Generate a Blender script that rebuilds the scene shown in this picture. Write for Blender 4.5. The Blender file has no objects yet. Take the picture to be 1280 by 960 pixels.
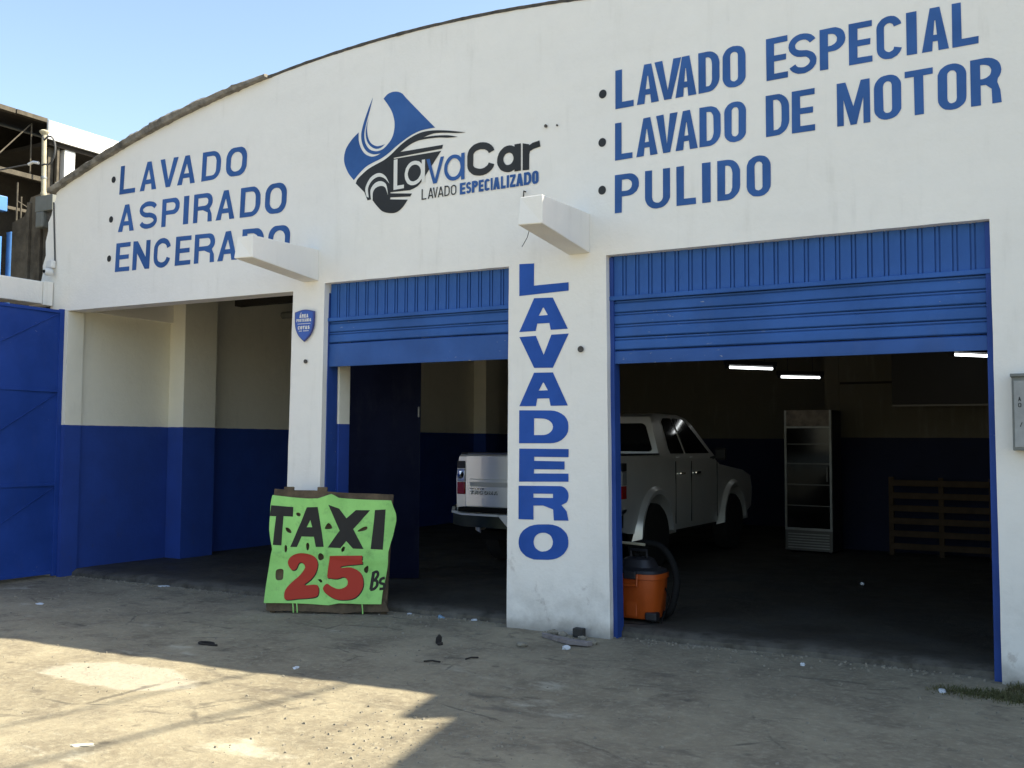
import bpy, bmesh, math, random
from mathutils import Vector, Matrix, noise, geometry
random.seed(7)
S = bpy.context.scene
COL = S.collection
R_ = math.radians
# ---------------------------------------------------------------- camera
cd = bpy.data.cameras.new('camera'); cam = bpy.data.objects.new('camera', cd); COL.objects.link(cam)
CAM_Y = -7.1709
yaw, pitch, roll = R_(-30.0817), R_(3.366), R_(.3423)
fwd = Vector((math.sin(yaw)*math.cos(pitch), math.cos(yaw)*math.cos(pitch), math.sin(pitch)))
rt0 = Vector((math.cos(yaw), -math.sin(yaw), 0)); up0 = rt0.cross(fwd)
rt = rt0*math.cos(roll)+up0*math.sin(roll); up = up0*math.cos(roll)-rt0*math.sin(roll)
m3 = Matrix((rt, up, -fwd)).transposed()
cam.matrix_world = Matrix.Translation((0, CAM_Y, 1.5)) @ m3.to_4x4()
cd.sensor_width = 36; cd.lens = 36*1250/1280; cd.clip_start = .05; cd.clip_end = 3000
S.camera = cam
# ---------------------------------------------------------------- sky, sun, exposure
SUN = Vector((.80, .477, 1.0)).normalized()            # direction towards the sun
EL = math.asin(SUN.z); AZ = math.atan2(SUN.x, SUN.y)
w = bpy.data.worlds.new('World'); S.world = w; w.use_nodes = True
nt = w.node_tree; bg = nt.nodes['Background']
sk = nt.nodes.new('ShaderNodeTexSky'); sk.sky_type = 'NISHITA'; sk.sun_disc = False
sk.sun_elevation = EL; sk.sun_rotation = AZ; sk.air_density = 1.0; sk.dust_density = 1.6; sk.ozone_density = .6; sk.altitude = 400
tint = nt.nodes.new('ShaderNodeMix'); tint.data_type = 'RGBA'; tint.blend_type = 'MULTIPLY'; tint.inputs[0].default_value = 1; tint.inputs[7].default_value = (1.03, 1.0, .93, 1)   # hazy, slightly warm air
nt.links.new(sk.outputs[0], tint.inputs[6]); nt.links.new(tint.outputs[2], bg.inputs[0]); bg.inputs[1].default_value = .130
sl = bpy.data.lights.new('sun', 'SUN'); so = bpy.data.objects.new('sun', sl); COL.objects.link(so)
sl.energy = 5.0; sl.angle = R_(.53); sl.color = (1, .91, .72)
so.rotation_euler = SUN.to_track_quat('Z', 'Y').to_euler(); so.location = (8, 5, 12)
S.view_settings.view_transform = 'Standard'; S.view_settings.look = 'None'
S.view_settings.exposure = 1.35; S.view_settings.gamma = 1
S.cycles.max_bounces = 8; S.cycles.diffuse_bounces = 5
# ---------------------------------------------------------------- helpers
def tag(o, label=None, cat=None, group=None, kind=None):
    if label: o['label'] = label
    if cat: o['category'] = cat
    if group: o['group'] = group
    if kind: o['kind'] = kind
    return o
def mk(name, vs, fs, mat, parent=None, smooth=False, bevel=0, seg=2, angle=40):
    me = bpy.data.meshes.new(name); me.from_pydata([tuple(v) for v in vs], [], fs); me.validate(); me.update()
    o = bpy.data.objects.new(name, me); COL.objects.link(o)
    if mat:
        for m_ in (mat if isinstance(mat, (list, tuple)) else [mat]): me.materials.append(m_)
    if parent: o.parent = parent
    bm = bmesh.new(); bm.from_mesh(me)
    if smooth:
        for f in bm.faces: f.smooth = True
        for e in bm.edges:
            if len(e.link_faces) == 2 and e.calc_face_angle(0) > R_(angle): e.smooth = False
    bmesh.ops.recalc_face_normals(bm, faces=bm.faces) if smooth is not None else None
    bm.to_mesh(me); bm.free()
    if bevel:
        b = o.modifiers.new('bevel', 'BEVEL'); b.width = bevel; b.segments = seg; b.limit_method = 'ANGLE'; b.angle_limit = R_(50)
    return o
def empty(name, loc, rz=0):
    o = bpy.data.objects.new(name, None); COL.objects.link(o); o.location = loc; o.rotation_euler = (0, 0, rz); o.empty_display_size = .2
    return o
class MB:
    def __init__(s): s.v = []; s.f = []
    def add(s, vs, fs):
        n = len(s.v); s.v += [tuple(v) for v in vs]; s.f += [tuple(i+n for i in f) for f in fs]; return s
    def box(s, x0, x1, y0, y1, z0, z1):
        v = [(x, y, z) for x in (x0, x1) for y in (y0, y1) for z in (z0, z1)]
        return s.add(v, [(0,1,3,2), (4,6,7,5), (0,4,5,1), (2,3,7,6), (0,2,6,4), (1,5,7,3)])
    def tube(s, pts, r, n=8, cap=True):
        pts = [Vector(p) for p in pts]; rs = r if isinstance(r, (list, tuple)) else [r]*len(pts)
        vs = []; prev = None
        for i, p in enumerate(pts):
            t = (pts[min(i+1, len(pts)-1)]-pts[max(i-1, 0)]).normalized()
            if prev is None:
                a = t.orthogonal().normalized()
            else: a = (prev-t*prev.dot(t)).normalized()
            prev = a; b = t.cross(a)
            for k in range(n):
                an = 2*math.pi*k/n; vs.append(p+(a*math.cos(an)+b*math.sin(an))*rs[i])
        fs = [(i*n+k, i*n+(k+1) % n, (i+1)*n+(k+1) % n, (i+1)*n+k) for i in range(len(pts)-1) for k in range(n)]
        if cap: fs += [tuple(range(n))[::-1], tuple((len(pts)-1)*n+k for k in range(n))]
        return s.add(vs, fs)
    def lathe(s, prof, c=(0, 0, 0), axis='z', n=20):
        vs = []
        for r, h in prof:
            for k in range(n):
                a = 2*math.pi*k/n; p = (r*math.cos(a), r*math.sin(a), h)
                if axis == 'x': p = (p[2], p[0], p[1])
                if axis == 'y': p = (p[0], p[2], p[1])
                vs.append((p[0]+c[0], p[1]+c[1], p[2]+c[2]))
        fs = [(i*n+k, i*n+(k+1) % n, (i+1)*n+(k+1) % n, (i+1)*n+k) for i in range(len(prof)-1) for k in range(n)]
        if prof[0][0] > 1e-5: fs.append(tuple(range(n))[::-1])
        if prof[-1][0] > 1e-5: fs.append(tuple((len(prof)-1)*n+k for k in range(n)))
        return s.add(vs, fs)
    def prism(s, poly, axis, a0, a1):
        """poly = 2D outline; extruded along axis ('x': (y,z), 'y': (x,z), 'z': (x,y)) from a0 to a1"""
        P = {'x': lambda u, v, a: (a, u, v), 'y': lambda u, v, a: (u, a, v), 'z': lambda u, v, a: (u, v, a)}[axis]
        n = len(poly); vs = [P(u, v, a0) for u, v in poly]+[P(u, v, a1) for u, v in poly]
        fs = [tuple(range(n)), tuple(range(2*n-1, n-1, -1))]+[(i, (i+1) % n, n+(i+1) % n, n+i) for i in range(n)]
        return s.add(vs, fs)
    def build(s, name, mat, parent=None, **k): return mk(name, s.v, s.f, mat, parent, **k)
def inside(p, poly):
    c = False; n = len(poly); j = n-1
    for i in range(n):
        a, b = poly[i], poly[j]
        if (a[1] > p[1]) != (b[1] > p[1]) and p[0] < (b[0]-a[0])*(p[1]-a[1])/(b[1]-a[1])+a[0]: c = not c
        j = i
    return c
def fill(outer, holes=(), step=None):
    """triangulate an outline with holes, with optional interior points; returns 2D verts and faces"""
    vs = []; es = []
    for lp in [outer]+list(holes):
        n0 = len(vs); L = []
        for i, p in enumerate(lp):
            q = lp[(i+1) % len(lp)]; d = math.hypot(q[0]-p[0], q[1]-p[1])
            k = max(1, int(d/step)) if step else 1
            for t in range(k): L.append((p[0]+(q[0]-p[0])*t/k, p[1]+(q[1]-p[1])*t/k))
        vs += L; es += [(n0+i, n0+(i+1) % len(L)) for i in range(len(L))]
    if step:
        x0 = min(v[0] for v in outer); x1 = max(v[0] for v in outer); y0 = min(v[1] for v in outer); y1 = max(v[1] for v in outer)
        x = x0+step*.5
        while x < x1:
            y = y0+step*.5
            while y < y1:
                if inside((x, y), outer) and not any(inside((x, y), h) for h in holes): vs.append((x, y))
                y += step
            x += step
    r = geometry.delaunay_2d_cdt([Vector(v) for v in vs], es, [], 0, 1e-6)
    V = [tuple(v) for v in r[0]]; F = []
    for f in r[2]:
        c = (sum(V[i][0] for i in f)/len(f), sum(V[i][1] for i in f)/len(f))
        if inside(c, outer) and not any(inside(c, h) for h in holes): F.append(tuple(f))
    return V, F
def spline(pts, sub=5, closed=True):
    """Catmull-Rom through points; third element 1 marks a corner"""
    n = len(pts); out = []
    P = [Vector(p[:2]) for p in pts]; Cn = [len(p) > 2 and p[2] for p in pts]
    for i in range(n if closed else n-1):
        a = P[i]; b = P[(i+1) % n]
        t0 = Vector((0, 0)) if Cn[i] or (not closed and i == 0) else (b-P[i-1])*.5
        t1 = Vector((0, 0)) if Cn[(i+1) % n] or (not closed and i == n-2) else (P[(i+2) % n]-a)*.5
        if Cn[i]: t0 = (b-a)*.6
        if Cn[(i+1) % n]: t1 = (b-a)*.6
        for k in range(sub):
            t = k/sub; h1 = 2*t**3-3*t*t+1; h2 = t**3-2*t*t+t; h3 = -2*t**3+3*t*t; h4 = t**3-t*t
            out.append(tuple(a*h1+t0*h2+b*h3+t1*h4))
    if not closed: out.append(tuple(P[-1]))
    return out
# ---------------------------------------------------------------- glyphs: hand-painted block capitals
def rrect(x0, y0, x1, y1, r=(0, 0, 0, 0), n=7):
    """rounded rectangle, radii (bl, br, tr, tl), each a number or (rx, ry)"""
    out = []
    cs = [(x0, y0, 1, 1, 180), (x1, y0, -1, 1, 270), (x1, y1, -1, -1, 0), (x0, y1, 1, -1, 90)]
    for (cx, cy, sx, sy, a0), rr in zip(cs, r):
        rx, ry = rr if isinstance(rr, tuple) else (rr, rr)
        if rx <= 0: out.append((cx, cy)); continue
        for k in range(n+1):
            a = R_(a0+90*k/n); out.append((cx+sx*rx+rx*math.cos(a), cy+sy*ry+ry*math.sin(a)))
    return out
def band(path, wd):
    """outline of a stroke of width wd along path"""
    P = [Vector(p) for p in path]; L = []; Rr = []
    for i, p in enumerate(P):
        t = (P[min(i+1, len(P)-1)]-P[max(i-1, 0)]).normalized(); nn = Vector((-t.y, t.x))
        L.append(tuple(p+nn*wd/2)); Rr.append(tuple(p-nn*wd/2))
    return L+Rr[::-1]
def ell(cx, cy, rx, ry, a0, a1, n=10):
    return [(cx+rx*math.cos(R_(a0+(a1-a0)*k/n)), cy+ry*math.sin(R_(a0+(a1-a0)*k/n))) for k in range(n+1)]
def glyph(c, w, h, s, t):
    s = min(s, w*.42); ro = min(w*.46, h*.36); ri = (max(w/2-s, .001)*.95, max(ro-t, w/2-s, .001)*.9)
    if w > h: ro = (w*.40, h*.47); ri = (max(w/2-s, .001)*.97, (h/2-t)*.97)
    if c == 'L': return [([(0,0),(w,0),(w,t*1.1),(s,t*1.1),(s,h),(0,h)], [])]
    if c == 'I': return [([(0,0),(w,0),(w,h),(0,h)], [])]
    if c == 'E': return [([(0,0),(w,0),(w,t),(s,t),(s,h/2-t/2),(w*.92,h/2-t/2),(w*.92,h/2+t/2),(s,h/2+t/2),(s,h-t),(w,h-t),(w,h),(0,h)], [])]
    if c == 'T': return [([(w/2-s/2,0),(w/2+s/2,0),(w/2+s/2,h-t),(w,h-t),(w,h),(0,h),(0,h-t),(w/2-s/2,h-t)], [])]
    if c == 'A':
        a = min(s*.52, w*.28) if w < h*1.05 else min(s*.62, w*.28); z0 = h*.22; z1 = z0+t; k = s*1.12
        def xin(z): return k+(w/2-a+s*.55-k)*z/h*1.0          # inner edge of left leg
        top = h*.70
        zi = min(top, h-t*1.1)
        xi = xin(z1)
        o = [(0,0),(k,0),(xin(z0),z0),(w-xin(z0),z0),(w-k,0),(w,0),(w/2+a,h),(w/2-a,h)]
        return [(o, [[(xi, z1), (w-xi, z1), (w/2+.003, zi), (w/2-.003, zi)]] if xi < w/2-.006 else [])]
    if c == 'V': 
        a = min(s*.52, w*.28) if w < h*1.05 else min(s*.62, w*.28); k = s*1.12
        return [([(w/2-a,0),(w/2+a,0),(w,h),(w-k,h),(w/2,t*1.6),(k,h),(0,h)], [])]
    if c == 'N':
        return [([(0,0),(s,0),(s,h*.58),(w-s*1.05,0),(w,0),(w,h),(w-s,h),(w-s,h*.42),(s*1.05,h),(0,h)], [])]
    if c == 'M':
        s = s*.80
        return [([(0,0),(s*.95,0),(s*.95,h*.60),(w/2-s*.42,0),(w/2+s*.42,0),(w-s*.95,h*.60),(w-s*.95,0),(w,0),(w,h),(w-s*1.25,h),(w/2,h*.42),(s*1.25,h),(0,h)], [])]
    if c == 'Z': return [([(0,0),(w,0),(w,t),(s*1.1,t),(w,h-t),(w,h),(0,h),(0,h-t),(w-s*1.1,h-t),(0,t)], [])]
    if c == 'O': return [(rrect(0,0,w,h,(ro,ro,ro,ro)), [rrect(s,t,w-s,h-t,(ri,ri,ri,ri))])]
    if c == 'D':
        r1 = (min(w*.55, h*.4), min(h*.4, w*.6)); r2 = (max(r1[0]-s, .001), max(r1[1]-t, .001)); r2 = (min(r2[0], (w-2*s)*.95), r2[1])
        if w > h: r1 = (w*.36, h*.46); r2 = ((w-2*s)*.6, (h/2-t)*.96)
        return [(rrect(0,0,w,h,(0,r1,r1,0)), [rrect(s,t,w-s,h-t,(0,r2,r2,0))])]
    if c in 'PR':
        yb = h*.42; hb = h-yb; r1 = (min(w*.5, hb*.5), hb*.48); r2 = (max(min(r1[0]-s*.6, (w-2*s)*.9), .002), max(hb/2-t, .002)*.95)
        bowl = rrect(0, yb, w, h, (0, r1, r1, 0)); hole = [rrect(s, yb+t*.95, w-s, h-t*.95, (0, r2, r2, 0))]
        if c == 'P': return [([(0,0),(s,0),(s,yb)]+bowl[1:], hole)]
        b2 = bowl[1:]
        k = next(i for i, p in enumerate(b2) if p[1] > yb+hb*.16)
        w2 = w*1.0
        o = [(0,0),(s,0),(s,yb),(s+(w-2*s)*.5,yb),(w-s*1.0,yb-h*.10),(w-s*.95,0),(w2,0),(w2-s*.12,h*.27),(w*.86,yb+h*.03)]+b2[k:]
        return [(o, hole)]
    if c == 'U' and not isinstance(ro, tuple):
        o = rrect(0,0,w,h,(ro,ro,0,0)); i_ = rrect(s,t,w-s,h,(ri,ri,0,0))
        # split: outer bottom, right top, inner reversed
        n = len(o); ob = o[:n-2]; ib = i_[:len(i_)-2]
        return [([(0,h)]+ob+[(w,h),(w-s,h)]+ib[::-1]+[(s,h)], [])]
    if c == 'C':
        rx, ry = w/2-s/2, min(h*.36, w*.46)-t/2; cx = w/2; k = (s+t)/2
        p = ell(cx, h-t/2-ry, rx, ry, 8, 180, 12)+ell(cx, t/2+ry, rx, ry, 180, 352, 12)
        return [(band(p, k*.98), [])]
    if c == 'G': return glyph('C', w, h, s, t)+[([(w*.5,h*.5-t),(w,h*.5-t),(w,h*.5),(w*.5,h*.5)], []), ([(w-s,t),(w,t),(w,h*.5-t),(w-s,h*.5-t)], [])]
    if c == 'Y': return [([(w/2-s/2,0),(w/2+s/2,0),(w/2+s/2,h*.42),(w,h),(w-s*1.15,h),(w/2,h*.60),(s*1.15,h),(0,h),(w/2-s/2,h*.42)], [])]
    if c == 'S':
        k = (s+t)/2*.92; rx = w/2-k/2; ry = (h-k)/4; cx = w/2
        p = ell(cx, h-k/2-ry, rx, ry, 18, 180, 10)+ell(cx, h-k/2-ry, rx, ry, 200, 262, 4)+ell(cx, k/2+ry, rx, ry, 82, -20, 8)+ell(cx, k/2+ry, rx, ry, -30, -162, 10)
        return [(band(p, k), [])]
    if c == 'a':
        return [(ell(w*.48, h/2, w*.48, h*.5, 0, 350, 28), [ell(w*.48, h/2, w*.48-s, h*.5-s, 0, 350, 24)]), ([(w-s,0),(w,0),(w,h),(w-s,h)], [])]
    if c == 'v': return [([(w/2-s*.55,0),(w/2+s*.55,0),(w,h),(w-s*1.05,h),(w/2,s*1.2),(s*1.05,h),(0,h)], [])]
    if c == 'r':
        k = s; return [([(0,0),(k,0),(k,h*.92),(0,h)], []), (band([(k*.6,h*.58),(k*.85,h*.74),(w*.62,h*.84),(w,h-k*.45)], k*.85), [])]
    return []
def put_text(mb, L, sv, sh, skew, y, thick=.0):
    for c, x0, x1, b0, b1, t0, t1 in L:
        w = x1-x0; h = (t0+t1-b0-b1)/2
        for k, (o, hs) in enumerate(glyph(c, w, h, sv, sh)):
            V, F = fill(o, hs)
            vs = []
            for u, v in V:
                f = u/w; zb = b0+(b1-b0)*f; zt = t0+(t1-t0)*f
                z = zb+(zt-zb)*v/h
                vs.append((x0+u+skew*(v/h-.5)*h+random.uniform(-.0012, .0012), y-k*.0006, z+random.uniform(-.0012, .0012)))
            mb.add(vs, F)
# ---------------------------------------------------------------- materials
def mat(name, col, rough=.8, metal=0, nscale=0, namt=0, bump=0, bscale=40, dark=None, spec=None, emit=None):
    m = bpy.data.materials.new(name); m.use_nodes = True; t = m.node_tree; N = t.nodes; L = t.links
    b = N['Principled BSDF']; b.inputs['Roughness'].default_value = rough; b.inputs['Metallic'].default_value = metal
    b.inputs['Base Color'].default_value = (*col, 1)
    if spec is not None: b.inputs['Specular IOR Level'].default_value = spec
    tc = N.new('ShaderNodeTexCoord')
    if namt:
        n1 = N.new('ShaderNodeTexNoise'); n1.inputs['Scale'].default_value = nscale; n1.inputs['Detail'].default_value = 8; n1.inputs['Roughness'].default_value = .65
        L.new(tc.outputs['Object'], n1.inputs['Vector'])
        r = N.new('ShaderNodeValToRGB'); d = dark or tuple(c*(1-namt) for c in col)
        r.color_ramp.elements[0].position = .32; r.color_ramp.elements[1].position = .62
        r.color_ramp.elements[0].color = (*d, 1); r.color_ramp.elements[1].color = (*col, 1)
        L.new(n1.outputs['Fac'], r.inputs[0]); L.new(r.outputs[0], b.inputs['Base Color'])
    if bump:
        n2 = N.new('ShaderNodeTexNoise'); n2.inputs['Scale'].default_value = bscale; n2.inputs['Detail'].default_value = 6
        L.new(tc.outputs['Object'], n2.inputs['Vector'])
        bp = N.new('ShaderNodeBump'); bp.inputs['Strength'].default_value = bump; bp.inputs['Distance'].default_value = .02
        L.new(n2.outputs['Fac'], bp.inputs['Height']); L.new(bp.outputs[0], b.inputs['Normal'])
    if emit: b.inputs['Emission Color'].default_value = (*emit[:3], 1); b.inputs['Emission Strength'].default_value = emit[3]
    return m
class NG:
    """small node helper"""
    def __init__(s, m): s.t = m.node_tree; s.N = s.t.nodes; s.L = s.t.links; s.b = s.N['Principled BSDF']; s.tc = s.N.new('ShaderNodeTexCoord').outputs['Object']
    def noise(s, sc, det=6, rough=.6, vec=None, stretch=None, dist=0):
        v = vec or s.tc
        if stretch:
            mp = s.N.new('ShaderNodeMapping'); mp.inputs['Scale'].default_value = stretch; s.L.new(v, mp.inputs[0]); v = mp.outputs[0]
        n = s.N.new('ShaderNodeTexNoise'); n.inputs['Scale'].default_value = sc; n.inputs['Detail'].default_value = det; n.inputs['Roughness'].default_value = rough; n.inputs['Distortion'].default_value = dist
        s.L.new(v, n.inputs['Vector']); return n.outputs['Fac']
    def voro(s, sc, feat='F1', stretch=None, rnd=1):
        v = s.tc
        if stretch:
            mp = s.N.new('ShaderNodeMapping'); mp.inputs['Scale'].default_value = stretch; s.L.new(v, mp.inputs[0]); v = mp.outputs[0]
        n = s.N.new('ShaderNodeTexVoronoi'); n.feature = feat; n.inputs['Scale'].default_value = sc; n.inputs['Randomness'].default_value = rnd
        s.L.new(v, n.inputs['Vector']); return n.outputs['Distance']
    def rng(s, x, a, b, c=0, d=1):
        n = s.N.new('ShaderNodeMapRange'); n.interpolation_type = 'SMOOTHSTEP'
        for i, q in enumerate((a, b, c, d)): n.inputs[i+1].default_value = q
        s.L.new(x, n.inputs[0]); return n.outputs[0]
    def math(s, op, a, b):
        n = s.N.new('ShaderNodeMath'); n.operation = op
        for i, q in enumerate((a, b)):
            if isinstance(q, (int, float)): n.inputs[i].default_value = q
            else: s.L.new(q, n.inputs[i])
        return n.outputs[0]
    def mix(s, f, a, b):
        n = s.N.new('ShaderNodeMix'); n.data_type = 'RGBA'
        if isinstance(f, (int, float)): n.inputs[0].default_value = f
        else: s.L.new(f, n.inputs[0])
        for i, q in ((6, a), (7, b)):
            if isinstance(q, tuple): n.inputs[i].default_value = (*q, 1)
            else: s.L.new(q, n.inputs[i])
        return n.outputs[2]
    def sep(s):
        n = s.N.new('ShaderNodeSeparateXYZ'); s.L.new(s.tc, n.inputs[0]); return n.outputs
    def bump(s, h, st, dist=.02, prev=None):
        n = s.N.new('ShaderNodeBump'); n.inputs['Strength'].default_value = st; n.inputs['Distance'].default_value = dist
        s.L.new(h, n.inputs['Height'])
        if prev: s.L.new(prev, n.inputs['Normal'])
        return n.outputs[0]
    def done(s, col, nrm=None, rough=None):
        s.L.new(col, s.b.inputs['Base Color'])
        if nrm: s.L.new(nrm, s.b.inputs['Normal'])
        if rough: s.L.new(rough, s.b.inputs['Roughness'])
WHITE = (.86, .835, .775)
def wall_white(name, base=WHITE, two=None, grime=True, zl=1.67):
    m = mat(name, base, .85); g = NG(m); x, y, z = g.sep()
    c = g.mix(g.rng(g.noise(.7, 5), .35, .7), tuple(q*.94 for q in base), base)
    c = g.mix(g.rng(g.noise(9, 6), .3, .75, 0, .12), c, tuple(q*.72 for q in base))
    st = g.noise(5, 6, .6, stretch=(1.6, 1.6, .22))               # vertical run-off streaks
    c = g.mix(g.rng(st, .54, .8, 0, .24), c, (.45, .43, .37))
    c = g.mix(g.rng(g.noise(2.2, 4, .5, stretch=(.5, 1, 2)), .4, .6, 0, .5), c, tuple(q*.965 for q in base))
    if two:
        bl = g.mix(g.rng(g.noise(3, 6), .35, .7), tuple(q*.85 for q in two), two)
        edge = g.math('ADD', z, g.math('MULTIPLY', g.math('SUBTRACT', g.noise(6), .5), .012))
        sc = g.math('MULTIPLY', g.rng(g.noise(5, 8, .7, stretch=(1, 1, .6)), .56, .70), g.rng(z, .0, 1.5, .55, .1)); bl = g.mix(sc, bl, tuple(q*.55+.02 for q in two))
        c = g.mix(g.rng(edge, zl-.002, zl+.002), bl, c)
    if grime:
        low = g.rng(z, 0, .95, 1, 0); n = g.rng(g.noise(2.6, 8, .7), .40, .70)
        c = g.mix(g.math('MULTIPLY', g.math('MULTIPLY', low, n), .38), c, (.32, .29, .24))
        sm = g.math('MULTIPLY', g.rng(g.noise(4.2, 7, .65, stretch=(1.4, 1, .8), dist=.5), .60, .68), g.rng(z, .2, 1.0, 1, 0))
        c = g.mix(g.math('MULTIPLY', sm, .45), c, (.34, .29, .25))
        low2 = g.rng(g.math('ADD', z, g.math('MULTIPLY', g.noise(9), .16)), .06, .24, 1, 0)
        c = g.mix(g.math('MULTIPLY', low2, .7), c, (.20, .18, .15))
        scr = g.rng(g.noise(16, 9, .75, stretch=(1, 1, .4), dist=1.5), .67, .72)
        c = g.mix(g.math('MULTIPLY', scr, g.rng(z, 0, 1.6, .7, .0)), c, (.30, .28, .25))
    nb = g.bump(g.noise(35, 6), .25, .01); nb = g.bump(g.noise(3, 4), .25, .04, nb)
    g.done(c, nb); return m
M = {}
M['white'] = wall_white('white_wall_paint')
M['white_clean'] = wall_white('white_bracket_paint', grime=False)
M['two_tone'] = wall_white('two_tone_wall_paint', (.86, .83, .70), two=(.018, .062, .32), grime=False)
M['two_tone_shaded'] = wall_white('two_tone_shaded_wall_paint', (.125, .115, .080), two=(.005, .010, .040), grime=False, zl=1.6)  # darkened copy of the two-tone paint, deep interior shade put into its colour
def painted(name, col, chip=0, spec=.25):
    m = mat(name, col, .6, spec=spec); g = NG(m)
    c = g.mix(g.rng(g.noise(1.6, 6), .3, .7), tuple(q*.82 for q in col), tuple(min(1, q*1.12+.004) for q in col))
    c = g.mix(g.rng(g.noise(4, 7, .7, stretch=(1, 1, .35)), .5, .8, 0, .35), c, tuple(q*.7+.035 for q in col))
    c = g.mix(g.rng(g.noise(14, 8, .7), .5, .85, 0, .3), c, tuple(q*1.25+.003 for q in col))
    if chip:
        ch = g.math('MULTIPLY', g.rng(g.noise(28, 4, .6, stretch=(.5, 1, 1.4)), .665, .69), g.rng(g.noise(1.3, 3), .52, .60))
        c = g.mix(g.math('MULTIPLY', ch, chip), c, (.42, .42, .40))
    g.done(c, g.bump(g.noise(3, 4), .2, .02)); return m
M['blue_paint'] = painted('blue_lettering_paint', (.036, .110, .32)); M['blue_paint'].node_tree.nodes['Principled BSDF'].inputs['Roughness'].default_value = .75
M['bluev_paint'] = painted('blue_pillar_lettering_paint', (.020, .085, .37)); M['bluev_paint'].node_tree.nodes['Principled BSDF'].inputs['Roughness'].default_value = .75
M['dark_paint'] = painted('dark_grey_logo_paint', (.030, .032, .034))
M['white_paint'] = mat('white_logo_paint', (.74, .73, .68), .8)
M['shutter'] = painted('blue_shutter_enamel', (.027, .103, .345))
M['slat'] = painted('blue_slat_enamel', (.029, .104, .335), .8)
M['gate'] = painted('blue_gate_enamel', (.012, .052, .28), .3)
M['guide'] = painted('blue_guide_enamel', (.020, .060, .26), .2)
M['navy'] = painted('dark_navy_door_enamel', (.0015, .004, .022), spec=.08)
M['dirty_bar'] = painted('worn_blue_bottom_bar', (.030, .095, .31), 1)
M['edge'] = mat('weathered_roof_edge', (.27, .25, .215), .95, nscale=7, namt=.7, bump=.9, bscale=18)
M['edge_dark'] = mat('dark_roof_edge', (.10, .092, .082), .95, nscale=10, namt=.5, bump=.6)
M['black'] = mat('black_rubber', (.008, .008, .008), .8, spec=.15)
M['tyre'] = mat('tyre_rubber', (.012, .012, .011), .9, nscale=30, namt=.3)
M['truck'] = mat('silver_car_paint', (.88, .88, .85), .36, .45, nscale=2, namt=.05)
M['truck'].node_tree.nodes['Principled BSDF'].inputs['Coat Weight'].default_value = .4
M['glass'] = mat('dark_window_glass', (.006, .007, .008), .06, spec=.6)
M['chrome'] = mat('bright_chrome', (.75, .75, .74), .12, 1)
M['red'] = mat('red_lamp_plastic', (.30, .015, .01), .15)
M['clear'] = mat('clear_lamp_plastic', (.55, .56, .56), .12, .5)
M['greym'] = mat('grey_galvanised_metal', (.30, .31, .30), .5, .6, nscale=8, namt=.3)
M['greyp'] = mat('grey_plastic_box', (.19, .20, .185), .7, nscale=6, namt=.25)
M['cream'] = mat('cream_pipe_paint', (.46, .42, .30), .6, nscale=14, namt=.35)
M['orange'] = mat('orange_plastic', (.45, .080, .009), .42, nscale=5, namt=.18)
M['dgrey'] = mat('dark_grey_plastic', (.018, .018, .022), .5, nscale=12, namt=.25)
M['wood'] = mat('weathered_board_wood', (.135, .095, .055), .9, nscale=6, namt=.6, bump=.5, bscale=20)
M['rackw'] = mat('rack_wood', (.07, .042, .02), .8, nscale=5, namt=.4)
M['shed'] = mat('shed_rusty_sheet', (.035, .028, .020), .95, nscale=3, namt=.6, bump=.5)
M['shed_post'] = mat('shed_weathered_timber', (.11, .095, .07), .95, nscale=9, namt=.5)
M['brown'] = mat('stained_render', (.15, .125, .09), .95, nscale=2.6, namt=.75, bump=.8, bscale=12)
M['fascia'] = mat('white_sheet_fascia', (.80, .80, .78), .6, nscale=4, namt=.05)
M['skyblue'] = mat('light_blue_enamel', (.06, .20, .50), .5, nscale=8, namt=.2)
M['tube'] = mat('fluorescent_tube', (.9, .9, .9), .4, emit=(.95, 1, 1, 2.2))
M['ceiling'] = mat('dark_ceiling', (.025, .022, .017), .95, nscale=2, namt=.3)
M['paper'] = mat('crumpled_white_paper', (.62, .66, .70), .8, nscale=60, namt=.15)
M['rag'] = mat('dark_oily_rag', (.018, .015, .013), .95)
M['stone'] = mat('rubble_stone', (.27, .245, .19), .95, nscale=20, namt=.4, bump=.6)
M['plank'] = mat('grey_plank', (.24, .215, .21), .9, nscale=12, namt=.4)
M['fridge'] = mat('fridge_aluminium', (.10, .10, .095), .4, .6)
M['fridge_body'] = mat('fridge_dark_case', (.02, .02, .022), .5)
M['neigh'] = mat('neighbour_render', (.42, .38, .30), .9, nscale=1.5, namt=.25)
M['cabinet'] = mat('dark_cabinet', (.012, .012, .011), .6)
M['cable'] = mat('cable_sheath', (.07, .07, .07), .7)
M['camw'] = mat('camera_white_plastic', (.70, .70, .68), .4)
M['green'] = mat('lime_banner_fabric', (.3, .7, .16), .75)
g = NG(M['green']); cc = g.mix(g.rng(g.noise(3, 6), .3, .7), (.27, .58, .14), (.36, .72, .19)); cc = g.mix(g.rng(g.noise(11, 8, .75), .50, .75, 0, .6), cc, (.14, .30, .08))
sx, sy_, sz = g.sep()
g.done(cc, g.bump(g.noise(9, 4, stretch=(1, 1, .5)), .35, .03))
M['ink'] = mat('banner_black_ink', (.022, .018, .013), .8)
M['redink'] = mat('banner_red_ink', (.42, .035, .016), .8)
M['conc'] = mat('floor_concrete', (.05, .047, .04), .9)
g = NG(M['conc']); x, y, z = g.sep(); n1 = g.noise(1.3, 8, .65)
c = g.mix(g.rng(n1, .35, .7), (.034, .030, .022), (.062, .055, .040)); front = g.rng(g.math('ADD', y, g.math('MULTIPLY', g.noise(3), .25)), .30, .55, 1, 0)
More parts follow.
